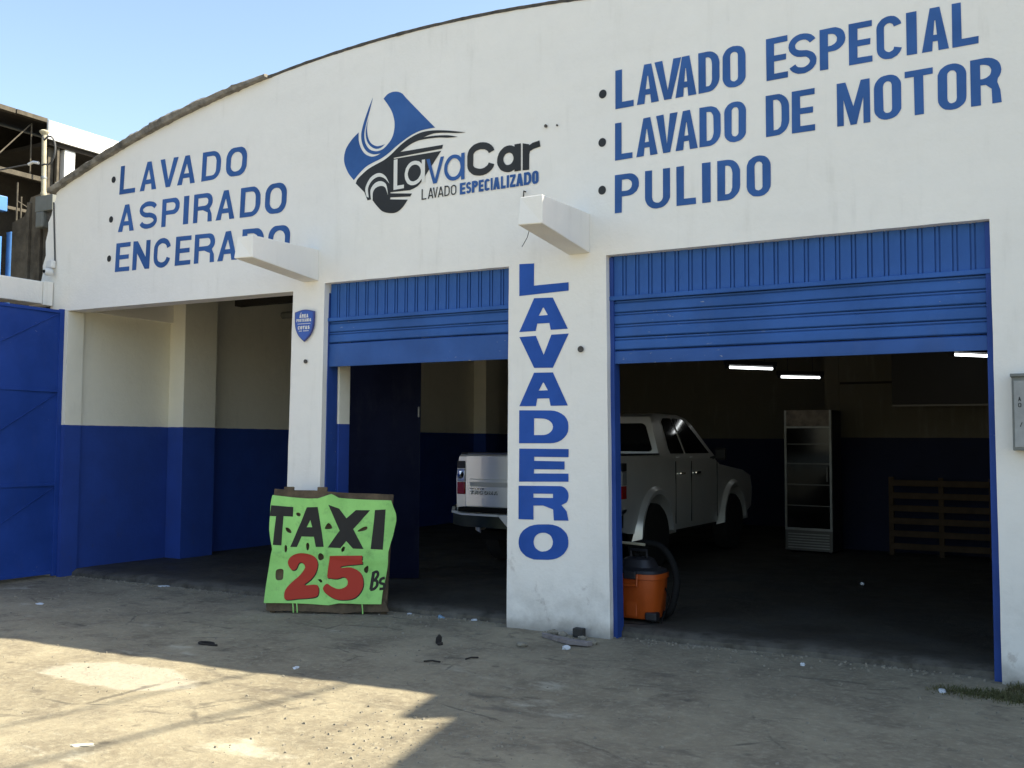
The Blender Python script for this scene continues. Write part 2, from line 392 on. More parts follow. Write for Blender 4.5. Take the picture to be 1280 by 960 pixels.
c = g.mix(g.math('MULTIPLY', front, g.rng(g.noise(7, 8, .7), .35, .6, 0, .8)), c, (.115, .105, .085))
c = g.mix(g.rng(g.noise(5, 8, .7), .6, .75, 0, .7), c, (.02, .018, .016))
g.done(c, g.bump(g.noise(12, 8), .5, .02), g.rng(g.noise(2), .4, .7, .6, .92))
# ground: trodden dirt over old concrete
m = mat('dirt_and_concrete_ground', (.2, .18, .15), .95); M['ground'] = m; g = NG(m)
big = g.noise(.55, 8, .62); mid = g.noise(2.4, 9, .68); fine = g.noise(22, 8, .7); grit = g.noise(110, 4, .7)
c = g.mix(g.rng(big, .35, .65), (.214, .184, .124), (.300, .262, .178))
c = g.mix(g.rng(mid, .42, .70, 0, .85), c, (.145, .121, .084))
c = g.mix(g.rng(fine, .45, .75, 0, .6), c, (.38, .35, .25))
c = g.mix(g.rng(g.noise(3.2, 8, .72, dist=.8, stretch=(.7, 1.5, 1)), .56, .70, 0, .62), c, (.050, .043, .035))       # damp and oil stains
c = g.mix(g.rng(g.noise(1.1, 6, .6, stretch=(1, 2.4, 1)), .60, .70, 0, .55), c, (.07, .06, .05))
spot = g.math('MULTIPLY', g.rng(g.voro(3.1), .05, .12, 1, 0), g.rng(g.noise(1.7), .48, .56))
c = g.mix(g.math('MULTIPLY', spot, .5), c, (.04, .034, .028))
spot = g.math('MULTIPLY', g.rng(g.voro(9), .05, .11, 1, 0), g.rng(g.noise(2.7), .52, .6))
c = g.mix(g.math('MULTIPLY', spot, .7), c, (.05, .042, .034))
c = g.mix(g.rng(g.noise(.9, 7, .65, stretch=(1, 1.8, 1)), .60, .68, 0, .6), c, (.44, .42, .33)) # pale worn cement
gx_, gy_, gz_ = g.sep()
ex = g.math('POWER', g.math('DIVIDE', g.math('ADD', gx_, 5.45), .62), 2.0); ey = g.math('POWER', g.math('DIVIDE', g.math('ADD', gy_, 2.78), .27), 2.0)
patch = g.rng(g.math('ADD', g.math('ADD', ex, ey), g.math('MULTIPLY', g.math('SUBTRACT', g.noise(3.5, 5), .5), 1.8)), .75, 1.15, 1, 0)
c = g.mix(g.math('MULTIPLY', patch, .5), c, (.44, .41, .33))   # a patch of pale cement
crk = g.voro(.8, 'DISTANCE_TO_EDGE'); wob = g.math('ADD', crk, g.math('MULTIPLY', g.math('SUBTRACT', g.noise(6, 6), .5), .06))
crm = g.math('MULTIPLY', g.rng(wob, .0, .010, 1, 0), g.rng(g.noise(.8), .5, .6))
c = g.mix(g.rng(grit, .62, .75, 0, .35), c, (.09, .08, .06))
c = g.mix(g.math('MULTIPLY', crm, .6), c, (.05, .045, .038))
nb = g.bump(grit, .35, .006); nb = g.bump(fine, .55, .02, nb); nb = g.bump(mid, .5, .06, nb)
g.done(c, nb)
m = mat('grass_blades', (.075, .085, .028), .8, nscale=3, namt=.5, dark=(.10, .09, .03)); M['grass'] = m
# measured outlines, in metres on the facade plane (x, z) or on the board
DATA = {"lines":[["painted_lettering","LAVADO E","blue",0.058,0.045,0,[["L",-3.216,-3.06,4.155,4.156,4.468,4.469],["A",-3.032,-2.848,4.156,4.158,4.469,4.471],["V",-2.884,-2.664,4.158,4.159,4.471,4.473],["A",-2.713,-2.544,4.159,4.16,4.472,4.474],["D",-2.527,-2.361,4.16,4.162,4.474,4.476],["O",-2.336,-2.16,4.162,4.163,4.476,4.478],["E",-2.006,-1.848,4.165,4.166,4.479,4.481]]],["painted_lettering","SPECIAL","blue",0.058,0.045,0,[["S",-1.842,-1.642,4.174,4.173,4.471,4.47],["P",-1.62,-1.441,4.173,4.172,4.47,4.47],["E",-1.417,-1.26,4.172,4.171,4.47,4.47],["C",-1.235,-1.062,4.171,4.17,4.47,4.47],["I",-1.035,-0.969,4.17,4.169,4.47,4.47],["A",-0.938,-0.767,4.169,4.168,4.47,4.469],["L",-0.747,-0.586,4.168,4.168,4.469,4.469]]],["painted_lettering","LAVADO D","blue",0.056,0.042,0,[["L",-3.219,-3.07,3.74,3.741,4.04,4.042],["A",-3.038,-2.859,3.741,3.742,4.042,4.044],["V",-2.872,-2.696,3.742,3.743,4.044,4.046],["A",-2.713,-2.536,3.743,3.744,4.046,4.048],["D",-2.521,-2.354,3.744,3.746,4.049,4.051],["O",-2.326,-2.161,3.746,3.747,4.051,4.053],["D",-2.013,-1.842,3.748,3.749,4.055,4.057]]],["painted_lettering","E MOTOR","blue",0.06,0.045,0,[["E",-1.823,-1.659,3.745,3.745,4.054,4.055],["M",-1.505,-1.28,3.745,3.745,4.055,4.057],["O",-1.253,-1.075,3.745,3.746,4.057,4.058],["T",-1.052,-0.871,3.746,3.746,4.058,4.059],["O",-0.843,-0.665,3.746,3.746,4.059,4.06],["R",-0.64,-0.455,3.746,3.747,4.06,4.061]]],["painted_lettering","PULIDO","blue",0.06,0.045,0,[["P",-3.221,-3.015,3.316,3.316,3.622,3.621],["U",-2.965,-2.757,3.316,3.316,3.621,3.621],["L",-2.707,-2.551,3.316,3.315,3.621,3.62],["I",-2.502,-2.434,3.315,3.315,3.62,3.62],["D",-2.383,-2.208,3.315,3.315,3.62,3.62],["O",-2.159,-1.981,3.315,3.315,3.619,3.619]]],["painted_lettering","LAVADO","blue",0.064,0.047,0.05,[["L",-9.111,-8.859,4.175,4.172,4.489,4.483],["A",-8.784,-8.525,4.172,4.169,4.482,4.476],["V",-8.485,-8.208,4.168,4.165,4.475,4.468],["A",-8.208,-7.944,4.165,4.162,4.468,4.462],["D",-7.851,-7.582,4.161,4.158,4.46,4.453],["O",-7.507,-7.222,4.157,4.154,4.451,4.445]]],["painted_lettering","ASPIRADO","blue",0.064,0.047,0.04,[["A",-9.119,-8.862,3.763,3.757,4.056,4.052],["S",-8.785,-8.506,3.756,3.75,4.05,4.045],["P",-8.434,-8.169,3.748,3.743,4.044,4.039],["I",-8.108,-8.031,3.741,3.74,4.038,4.037],["R",-7.96,-7.688,3.738,3.733,4.035,4.03],["A",-7.633,-7.371,3.732,3.726,4.029,4.025],["D",-7.298,-7.028,3.724,3.719,4.023,4.018],["O",-6.965,-6.685,3.718,3.712,4.017,4.012]]],["painted_lettering","ENCERADO","blue",0.066,0.048,0.04,[["E",-9.148,-8.917,3.327,3.325,3.642,3.637],["N",-8.871,-8.602,3.324,3.322,3.636,3.63],["C",-8.547,-8.282,3.321,3.318,3.629,3.623],["E",-8.214,-7.985,3.317,3.315,3.622,3.617],["R",-7.933,-7.642,3.315,3.311,3.616,3.609],["A",-7.596,-7.325,3.311,3.308,3.608,3.603],["D",-7.263,-6.969,3.307,3.304,3.601,3.595],["O",-6.915,-6.631,3.304,3.301,3.594,3.588]]],["painted_lettering","LAVADERO","bluev",0.14,0.066,0,[["L",-4.088,-3.629,2.718,2.73,2.985,2.967],["A",-4.086,-3.634,2.416,2.421,2.695,2.678],["V",-4.084,-3.627,2.116,2.109,2.375,2.382],["A",-4.082,-3.632,1.801,1.802,2.077,2.07],["D",-4.082,-3.627,1.497,1.499,1.768,1.763],["E",-4.08,-3.625,1.183,1.192,1.454,1.453],["R",-4.083,-3.624,0.875,0.882,1.148,1.158],["O",-4.081,-3.624,0.547,0.573,0.831,0.855]]],["logo_lettering","LAVADO","dark",0.011,0.011,0,[["L",-5.09,-5.038,3.643,3.644,3.742,3.741],["A",-5.021,-4.963,3.644,3.645,3.741,3.74],["V",-4.969,-4.916,3.645,3.646,3.74,3.74],["A",-4.916,-4.855,3.646,3.647,3.74,3.739],["D",-4.846,-4.791,3.647,3.648,3.739,3.738],["O",-4.778,-4.723,3.648,3.649,3.738,3.737]]],["logo_lettering","ESPECIALIZADO","blue",0.026,0.022,0,[["E",-4.685,-4.626,3.642,3.642,3.742,3.743],["S",-4.62,-4.568,3.642,3.643,3.743,3.743],["P",-4.561,-4.5,3.643,3.643,3.744,3.745],["E",-4.491,-4.442,3.643,3.643,3.745,3.745],["C",-4.434,-4.381,3.643,3.643,3.746,3.746],["I",-4.372,-4.353,3.643,3.643,3.747,3.747],["A",-4.349,-4.28,3.643,3.643,3.747,3.748],["L",-4.271,-4.223,3.643,3.643,3.748,3.749],["I",-4.214,-4.191,3.643,3.643,3.749,3.749],["Z",-4.182,-4.128,3.643,3.643,3.75,3.75],["A",-4.124,-4.054,3.643,3.643,3.75,3.751],["D",-4.048,-3.977,3.643,3.643,3.752,3.753],["O",-3.97,-3.908,3.643,3.643,3.753,3.754]]],["logo_lettering","L","white",0.04,0.03,0,[["L",-5.399,-5.283,3.772,3.774,4.049,4.05]]],["logo_lettering","a","white",0.034,0.034,0,[["a",-5.276,-5.056,3.777,3.801,4.01,4.005]]],["logo_lettering","va","blue",0.034,0.034,0,[["v",-5.04,-4.854,3.774,3.773,4.002,4.004],["a",-4.851,-4.638,3.773,3.773,4.004,4.006]]],["logo_lettering","C","dark",0.062,0.062,0,[["C",-4.612,-4.335,3.783,3.781,4.078,4.069]]],["logo_lettering","ar","dark",0.062,0.062,0,[["a",-4.311,-4.079,3.778,3.773,4.004,4.005],["r",-4.062,-3.897,3.773,3.77,4.005,4.006]]]],"shapes":[["blue",[[-5.5275,4.6337,1],[-5.4735,4.6705,0],[-5.3973,4.6768,0],[-5.3246,4.6503,0],[-5.2704,4.5941,0],[-5.1198,4.4415,0],[-4.9525,4.2753,1],[-5.02,4.2763,0],[-5.1174,4.2709,0],[-5.2155,4.2449,0],[-5.2979,4.2093,0],[-5.3808,4.1665,0],[-5.4644,4.1163,0],[-5.5489,4.0797,0],[-5.6345,4.0567,0],[-5.7206,4.0264,0],[-5.7984,3.9736,0],[-5.8591,3.9209,1],[-5.9317,4.0053,0],[-5.9787,4.1181,0],[-5.9611,4.2223,0],[-5.8931,4.3047,0],[-5.8111,4.3632,1],[-5.8078,4.285,0],[-5.78,4.2104,0],[-5.7316,4.15,0],[-5.6614,4.1149,0],[-5.601,4.1148,0],[-5.5532,4.1289,1],[-5.6358,4.1322,0],[-5.7146,4.1728,0],[-5.7631,4.2431,0],[-5.7805,4.3303,0],[-5.7595,4.4258,0],[-5.7076,4.5515,0],[-5.6488,4.6684,1],[-5.6848,4.5478,0],[-5.7229,4.4342,0],[-5.7439,4.3388,0],[-5.73,4.2523,0],[-5.6801,4.1861,0],[-5.6104,4.1579,0],[-5.5503,4.1591,0],[-5.4994,4.1809,0],[-5.4326,4.2431,0],[-5.4034,4.3148,0],[-5.3996,4.3972,0],[-5.4282,4.4918,0],[-5.477,4.5694,0]]],["blue",[[-5.6975,4.4794,1],[-5.7134,4.3905,0],[-5.7013,4.3043,0],[-5.6637,4.2398,0],[-5.6026,4.2043,0],[-5.551,4.2009,0],[-5.5033,4.2078,1],[-5.5507,4.1814,0],[-5.6108,4.1803,0],[-5.6719,4.2157,0],[-5.7165,4.2784,0],[-5.727,4.3714,0]]],["dark",[[-5.8355,3.887,1],[-5.815,3.9238,0],[-5.7718,3.9561,0],[-5.6941,4.0019,0],[-5.6082,4.0322,0],[-5.5145,4.061,0],[-5.4387,4.0989,0],[-5.3638,4.1502,0],[-5.2893,4.1943,0],[-5.1988,4.2315,0],[-5.1009,4.2548,0],[-4.9875,4.255,0],[-4.8596,4.2367,0],[-4.7333,4.2093,0],[-4.6275,4.1825,1],[-4.7332,4.1933,0],[-4.8593,4.2152,0],[-4.9711,4.2242,0],[-5.0791,4.2067,1],[-4.9869,4.205,0],[-4.8908,4.1972,0],[-4.7957,4.1815,0],[-4.7094,4.1552,1],[-4.8113,4.1638,0],[-4.9065,4.1794,0],[-5.0189,4.1868,0],[-5.1325,4.1848,0],[-5.2307,4.1583,0],[-5.3264,4.1105,1],[-4.866,4.1091,1],[-4.8767,4.0758,1],[-5.4045,4.0665,1],[-5.3959,4.057,1],[-4.8844,4.0569,1],[-5.0549,3.8558,1],[-5.0947,3.8069,0],[-5.143,3.7697,0],[-5.2165,3.7476,1],[-5.4331,3.755,1],[-5.433,3.7454,1],[-5.1946,3.7151,1],[-5.2123,3.6901,1],[-5.4324,3.7082,1],[-5.4371,3.6909,1],[-5.24,3.6649,1],[-5.2969,3.6008,0],[-5.3629,3.5645,0],[-5.4385,3.5647,0],[-5.5236,3.5921,0],[-5.593,3.6553,0],[-5.6457,3.7169,1],[-5.694,3.7115,1],[-5.7338,3.793,1]]],["white",[[-5.7068,3.7478,1],[-5.7205,3.8305,0],[-5.6631,3.9182,0],[-5.5724,3.9495,0],[-5.495,3.913,0],[-5.4479,3.8353,1],[-5.5014,3.8904,0],[-5.5718,3.9147,0],[-5.6453,3.888,0],[-5.6891,3.8238,0],[-5.6806,3.735,1]]],["white",[[-5.6525,3.7108,1],[-5.661,3.8022,0],[-5.6137,3.859,0],[-5.5454,3.8711,0],[-5.4835,3.8328,0],[-5.4615,3.7323,1],[-5.4932,3.8051,0],[-5.5446,3.8267,0],[-5.6043,3.8133,0],[-5.6329,3.7752,0],[-5.6352,3.7087,1]]]],"bullets":[[-3.327,4.297],[-3.331,3.903],[-3.332,3.516],[-9.219,4.356],[-9.242,3.917],[-9.255,3.485]],"taxi":{"origin":[-6.356,-0.509,-0.0],"u":[0.9027,0.4303,0.0],"lean":12,"outline":[[-0.0251,1.0441],[0.0905,1.0329],[0.231,1.0206],[0.3981,1.0168],[0.5229,1.0565],[0.5917,1.0243],[0.7859,1.0126],[1.0681,1.0074],[1.089,0.9506],[1.1142,0.8899],[1.1203,0.8266],[1.1088,0.7619],[1.0988,0.6948],[1.0663,0.548],[1.0701,0.4555],[1.0559,0.324],[1.0364,0.1934],[1.0315,0.0924],[0.8443,0.089],[0.6559,0.0933],[0.563,0.0748],[0.4411,0.0816],[0.2378,0.0857],[-0.0202,0.0836],[-0.0126,0.2276],[-0.001,0.3596],[0.0061,0.466],[0.0165,0.5516],[-0.0025,0.6264],[-0.0238,0.7273],[-0.0282,0.8563],[-0.0322,0.9656]],"T":[[-0.0252,0.9492],[0.175,0.9378],[0.178,0.8505],[0.0945,0.8523],[0.0973,0.5902],[0.0198,0.5932],[0.0295,0.8488],[-0.0291,0.8508]],"A":[[0.3002,0.9364],[0.4011,0.9402],[0.4854,0.5823],[0.4115,0.5812],[0.3854,0.672],[0.2725,0.6732],[0.2387,0.5788],[0.1783,0.578]],"Ah":[[0.3408,0.8226],[0.3624,0.7579],[0.3114,0.7572]],"X":[[0.5023,0.9577],[0.6012,0.9261],[0.6732,0.8401],[0.7535,0.9156],[0.8812,0.917],[0.7413,0.7438],[0.8466,0.5687],[0.7526,0.5701],[0.6869,0.6358],[0.6393,0.5724],[0.5227,0.5775],[0.6189,0.7288],[0.5555,0.8495]],"I":[[0.925,0.9189],[1.0219,0.9254],[1.0178,0.5659],[0.9091,0.5696]],"two":[[0.1708,0.4352],[0.1911,0.4887],[0.2572,0.5203],[0.3396,0.5188],[0.4101,0.4919],[0.4418,0.4327],[0.4274,0.3533],[0.3843,0.2933],[0.3337,0.2439],[0.4488,0.2485],[0.4619,0.1638],[0.4099,0.1369],[0.2888,0.1256],[0.188,0.1134],[0.1628,0.139],[0.1674,0.1979],[0.2101,0.2576],[0.286,0.3312],[0.3285,0.3979],[0.3049,0.4373],[0.2707,0.4367],[0.2476,0.3834],[0.2072,0.3762]],"five":[[0.5487,0.5006],[0.8407,0.5103],[0.8467,0.4363],[0.6677,0.4151],[0.662,0.3992],[0.743,0.4044],[0.8268,0.3662],[0.861,0.2947],[0.8564,0.2163],[0.8005,0.1439],[0.7078,0.1227],[0.6129,0.1314],[0.5285,0.178],[0.5049,0.2233],[0.5361,0.2605],[0.5784,0.2376],[0.6475,0.2153],[0.7134,0.2399],[0.7238,0.2859],[0.6877,0.3206],[0.6279,0.3039],[0.5597,0.3094],[0.5341,0.326]],"Bs":[[[0.9482,0.3682],[0.9332,0.215]],[[0.9459,0.3616],[0.9776,0.3726],[0.9875,0.3426],[0.9656,0.3029],[0.9525,0.2962]],[[0.9552,0.2962],[0.9825,0.2902],[0.9848,0.2511],[0.957,0.2206],[0.9278,0.2149]],[[1.048,0.3213],[1.0164,0.3077],[1.0129,0.2763],[1.0458,0.2638],[1.0437,0.2299],[1.0078,0.2241]]],"holes":[[[0.2034,0.8794],[0.2206,0.8891],[0.2451,0.8785],[0.2413,0.8567],[0.2161,0.8591]],[[0.1214,0.7467],[0.1491,0.7471],[0.1765,0.7164],[0.1681,0.7014],[0.1366,0.7145]],[[0.1278,0.588],[0.1441,0.5909],[0.154,0.5549],[0.1466,0.528],[0.1318,0.5412]],[[0.3192,0.604],[0.3346,0.6176],[0.3499,0.5978],[0.3475,0.5576],[0.3314,0.5534]],[[0.4391,0.5057],[0.4595,0.5259],[0.488,0.5104],[0.4929,0.4799],[0.4668,0.4636],[0.4457,0.4726]],[[0.5138,0.7976],[0.5514,0.7522],[0.5151,0.7409],[0.4801,0.7486]],[[0.7806,0.7282],[0.8223,0.761],[0.8628,0.7696],[0.8604,0.7426],[0.8109,0.7246]],[[0.6482,0.5619],[0.663,0.5848],[0.6795,0.5823],[0.676,0.553],[0.6552,0.5381]],[[0.8625,0.3997],[0.8935,0.4238],[0.8998,0.3871],[0.8881,0.358],[0.8642,0.3734]],[[0.0675,0.3607],[0.0904,0.3809],[0.1318,0.3776],[0.1395,0.3354],[0.1324,0.2892],[0.0778,0.2883]],[[0.4495,0.2944],[0.479,0.2988],[0.4941,0.2781],[0.4785,0.2687],[0.4639,0.2828]]],"topboard":[[-0.0397,1.0826],[1.0781,1.0757],[1.0921,0.9438],[-0.0279,0.9794]],"botboard":[[-0.0128,0.0772],[1.085,0.0908],[1.1218,0.0298],[0.7044,-0.0257],[0.0563,-0.0124]]},"pt":{"stick0":[-3.764,-0.2,0.0],"stick1":[-3.262,-0.326,0.0],"paper":[-3.398,-0.479,0.0],"rag":[-4.295,-0.861,0.0],"rag2":[-5.753,-1.765,0.0],"p1":[-4.655,-2.002,0.0],"p2":[-8.458,-1.257,0.0],"p3":[-8.365,0.094,0.0],"p4":[-5.237,0.094,0.0],"p5":[-4.89,0.072,0.0],"p6":[-4.583,0.126,0.0],"stone":[-3.709,-0.603,0.0],"p8":[-0.835,-0.406,0.0],"p9":[-3.978,-1.382,0.0],"p10":[-3.785,-1.172,0.0],"p12":[-2.065,3.561,0.0],"p13":[-1.752,-0.157,0.0],"p15":[-4.321,-3.89,0.0],"lamps2.75":[-5.108,8.635,-4.533,9.298,-4.981,11.299,-4.35,11.84,-1.635,7.719,-1.206,8.212]}}
# ================================================================= SETTING
def gz(x, y):
    """height of the ground: nearly flat, slightly rutted dirt"""
    if abs(x+4) > 40 or abs(y) > 40: return -.03
    k = min(1, max(0, (-y-.0)/1.2))
    return -.012+(noise.noise((x*.8, y*.8, 0))*.030+noise.noise((x*3.1, y*3.1, 5))*.008)*(.25+.75*k)+noise.noise((x*9, y*9, 9))*.0035
def axis_pts(a, b, st, far):
    L = []; x = a
    while x < b: L.append(x); x += st
    L.append(b); d = st; lo = a; hi = b; A = []; B = []
    while d < far:
        d *= 1.6; A.append(lo-d); B.append(hi+d)
    return A[::-1]+L+B
xs = axis_pts(-11, 2.2, .055, 500); ys = axis_pts(-6.2, .6, .055, 500)
vs = [(x, y, gz(x, y)) for x in xs for y in ys]; ny = len(ys)
fs = [(i*ny+j, (i+1)*ny+j, (i+1)*ny+j+1, i*ny+j+1) for i in range(len(xs)-1) for j in range(ny-1)]
tag(mk('ground', vs, fs, M['ground'], smooth=True, angle=180), kind='structure')
# garage floor slab with a worn, broken front edge
xs = [-9.98+i*.06 for i in range(int(9.46/.06)+1)]; prof = []
for x in xs:
    e = .16+noise.noise((x*1.3, 1, 0))*.05+noise.noise((x*6, 2, 0))*.028+noise.noise((x*17, 2, 0))*.012
    h = .055+noise.noise((x*2, 7, 0))*.008
    prof.append([(x, e-.03, -.06), (x, e-.018+noise.noise((x*20, 3, 0))*.01, h*.45), (x, e+.03, h*.92), (x, e+.09, h), (x, .5, .06), (x, 3, .06), (x, 12.1, .06)])
k = len(prof[0]); vs = [p for q in prof for p in q]
fs = [(i*k+j, (i+1)*k+j, (i+1)*k+j+1, i*k+j+1) for i in range(len(xs)-1) for j in range(k-1)]
tag(mk('garage_floor', vs, fs, M['conc'], smooth=True, angle=50), kind='structure')
# ================================================================= CAR WASH BUILDING
B = empty('car_wash_building', (0, 0, 0))
tag(B, 'white arched car wash garage with blue painted lettering and three large openings', 'building')
def arch(x): return 5.205-.0327*(x+5.1)**2
XL, XR = -10.21, .02
out = [(-10.44, 3.30), (-10.40, 3.42), (-10.41, 3.5), (-10.36, 3.62), (-10.37, 3.78), (-10.33, 3.9), (-10.335, 4.0), (-10.28, 4.08), (-10.25, 4.2), (-10.21, 4.26), (-10.20, arch(-10.2))]
n = 70
out += [(XL+(XR-XL)*i/n, arch(XL+(XR-XL)*i/n)) for i in range(1, n+1)]
def wob(x0, z0, x1, z1, k=16, a=.004):
    L = []
    for i in range(k):
        f = i/k; L.append((x0+(x1-x0)*f+noise.noise((z0+(z1-z0)*f*9, x0, 1))*a*(z0 != z1), z0+(z1-z0)*f+noise.noise((x0+(x1-x0)*f*7, z0, 2))*a*(x0 != x1)))
    return L
out += wob(XR, 0-.05, -.52, -.05, 2)[:1]
out += wob(-.53, -.05, -.545, 2.985)+wob(-.545, 2.985, -3.30, 2.99, 20)+wob(-3.30, 2.99, -3.262, -.05)+wob(-3.262, -.05, -4.192, -.05, 2)+wob(-4.192, -.05, -4.19, 2.975)+wob(-4.19, 2.975, -6.19, 2.985, 20)+wob(-6.19, 2.985, -6.215, -.05)+wob(-6.215, -.05, -6.63, -.05, 2)+wob(-6.63, -.05, -6.58, 2.935)+wob(-6.58, 2.935, -9.96, 2.955, 20)+wob(-9.96, 2.955, -9.93, -.05)
out += [(-9.93, -.05), (-10.21, -.05), (-10.25, 3.30)]
V, F = fill(out, [], .16)
nv = len(V); oc = {}
vs = [(x, 0+noise.noise((x*.9, z*.9, 3))*.0015, z) for x, z in V]+[(x, .2, z) for x, z in V]
fs = list(F)+[tuple(i+nv for i in f[::-1]) for f in F]
from collections import Counter
ec = Counter()
for f in F:
    for i in range(len(f)): ec[tuple(sorted((f[i], f[(i+1) % len(f)])))] += 1
fs += [(a, b, b+nv, a+nv) for (a, b), c_ in ec.items() if c_ == 1]
mk('facade_wall', vs, fs, M['white'], B, smooth=True, angle=35)
def wl(name, x0, x1, y0, y1, z0, z1, m=None, bev=0, label=None):
    o = MB().box(x0, x1, y0, y1, z0, z1).build(name, m or M['two_tone'], B, bevel=bev)
    if label: o['label'] = label
    return o
wl('left_side_wall', -10.21, -9.96, .205, 12.2, -.05, 4.25)
wl('right_side_wall', -.22, .02, .205, 12.2, -.05, 4.25, M['two_tone_shaded'])
wl('back_wall', -9.955, -3.05, 10.6, 10.8, -.05, 5.1, M['two_tone_shaded'])
wl('inner_back_wall', -3.04, -.225, 7.2, 7.4, -.05, 3.6, M['two_tone_shaded'])
wl('inner_cross_wall', -3.24, -3.045, 7.2, 10.59, -.05, 5.0, M['two_tone_shaded'])
wl('wall_pilaster', -9.958, -9.69, 1.47, 2.0, -.05, 4.2, bev=.008)
wl('wall_pilaster', -9.958, -9.69, 5.2, 5.7, -.05, 4.2, bev=.008)
wl('wall_pilaster', -9.958, -9.69, 8.6, 9.1, -.05, 4.2, bev=.008)
wl('wall_beam', -9.957, -9.90, .21, 1.468, 2.97, 3.35, M['white_clean'])
wl('inner_pillar', -6.60, -6.175, .215, .38, -.05, 3.6, bev=.008)
wl('inner_pillar', -4.12, -3.325, .215, .325, -.05, 3.6, bev=.008)
wl('inner_beam', -9.95, -.23, .40, .60, 3.05, 3.6, M['ceiling'])
mb = MB()
for i in range(0, 5): mb.box(-9.6+i*0, -.3, 2.2+i*1.9, 2.32+i*1.9, 3.25, 3.45)
mb.build('roof_truss', M['ceiling'], B)
mb = MB(); mb.tube([(-9.7, 3.2, 3.25), (-6.0, 3.2, 3.25)], .05, 10); mb.build('ceiling_pipe', M['greyp'], B, smooth=True)
# roof shell
n = 40; vs = []
for i in range(n+1):
    x = XL+(XR-XL)*i/n
    for y in (.0, 12.3): vs += [(x, y, arch(x)+.002), (x, y, arch(x)+.015)]
fs = []
for i in range(n):
    a = i*4; b = a+4
    fs += [(a, b, b+2, a+2), (a+1, a+3, b+3, b+1), (a, a+1, b+1, b), (a+2, b+2, b+3, a+3)]
mk('roof', vs, fs, M['edge_dark'], B)
# cement roof edging: thick, broken courses at the left, thin line further on
def edging(x0, x1, th0, th1, nseg, name, m, yf=-.06, lab=None):
    mb = MB(); vs = []
    for i in range(nseg+1):
        f = i/nseg; x = x0+(x1-x0)*f; th = th0+(th1-th0)*f
        z = arch(x)+.002; sl = 2*.0327*(x+5.1); nx, nz = sl/math.hypot(1, sl), 1/math.hypot(1, sl)
        j = noise.noise((x*5, 1, 1))*.25+noise.noise((x*14, 1, 2))*.22; k2 = (noise.noise((x*7, 4, 2))*.02+noise.noise((x*21, 4, 2))*.008)*(1 if th > .03 else .4)
        t_ = th*(1+j); e = -.012-abs(k2)
        vs += [(x+nx*e, yf+k2, z+nz*e), (x+nx*t_*.5, yf-(.02 if th > .03 else .004)+k2*1.6, z+nz*t_*.5), (x+nx*t_, yf+.01, z+nz*t_), (x+nx*t_, .10, z+nz*t_), (x+nx*e, .10, z+nz*e)]
    fs = [(i*5+j, (i+1)*5+j, (i+1)*5+(j+1) % 5, i*5+(j+1) % 5) for i in range(nseg) for j in range(5)]+[(0, 1, 2, 3, 4), tuple(nseg*5+q for q in range(5))]
    o = mk(name, vs, fs, m, B)
    if lab: o['label'] = lab
edging(-10.26, -8.6, .050, .062, 60, 'roof_edging', M['edge'])
edging(-8.597, -6.95, .078, .020, 60, 'roof_edging', M['edge'])
edging(-6.947, XR, .018, .018, 190, 'roof_edging', M['edge_dark'], -.008)
# canopy brackets (tapered concrete cantilevers with a chamfered nose)
def bracket(xl, xr, zt, zb, L):
    zf = zb+.085
    vs = []
    for x in (xl, xr):
        vs += [(x, .0, zt), (x, .0, zb), (x, -L-.02, zf), (x, -L+.015, zt-.02), ]
    vs[4+2] = (xr, -L+.015, zf)
    mk('canopy_bracket', vs, [(0, 1, 2, 3), (7, 6, 5, 4), (0, 3, 7, 4), (3, 2, 6, 7), (2, 1, 5, 6), (1, 0, 4, 5)], M['white_clean'], B, bevel=.008)
bracket(-3.63, -3.44, 3.34, 3.02, .82); bracket(-6.45, -6.265, 3.31, 3.01, .88)
# painted lettering, each row one part
rows = {'LAVADO E': ('lavado especial', 'a'), 'SPECIAL': ('lavado especial', 'a'), 'LAVADO D': ('x', 'b'), 'E MOTOR': ('x', 'b')}
texts = [(['LAVADO E', 'SPECIAL'], 'blue lettering reading LAVADO ESPECIAL'), (['LAVADO D', 'E MOTOR'], 'blue lettering reading LAVADO DE MOTOR'), (['PULIDO'], 'blue lettering reading PULIDO'),
         (['LAVADO_L'], 'blue lettering reading LAVADO'), (['ASPIRADO'], 'blue lettering reading ASPIRADO'), (['ENCERADO'], 'blue lettering reading ENCERADO'), (['LAVADERO'], 'blue lettering reading LAVADERO down the pillar')]
D = {}; nl = 0
for nm, tx, colr, sv, sh, skw, L in DATA['lines']:
    if tx == 'LAVADO' and nm == 'painted_lettering': tx = 'LAVADO_L'
    D[(nm, tx)] = (colr, sv, sh, skw, L)
for keys, lab in texts:
    mb = MB()
    for kx in keys:
        colr, sv, sh, skw, L = D[('painted_lettering', kx)]; put_text(mb, L, sv, sh, skw, -.0035)
    mb.build('painted_lettering', M[colr+'_paint'], B, smooth=None)['label'] = lab
mb = MB()
for x, z in DATA['bullets']: 
    pts = [(x+.034*math.cos(a*math.pi/8), z+.036*math.sin(a*math.pi/8)) for a in range(16)]
    o = MB().add([(p, -.0035, q) for p, q in pts], [tuple(range(16))]).build('painted_bullet', M['dark_paint'], B, smooth=None)
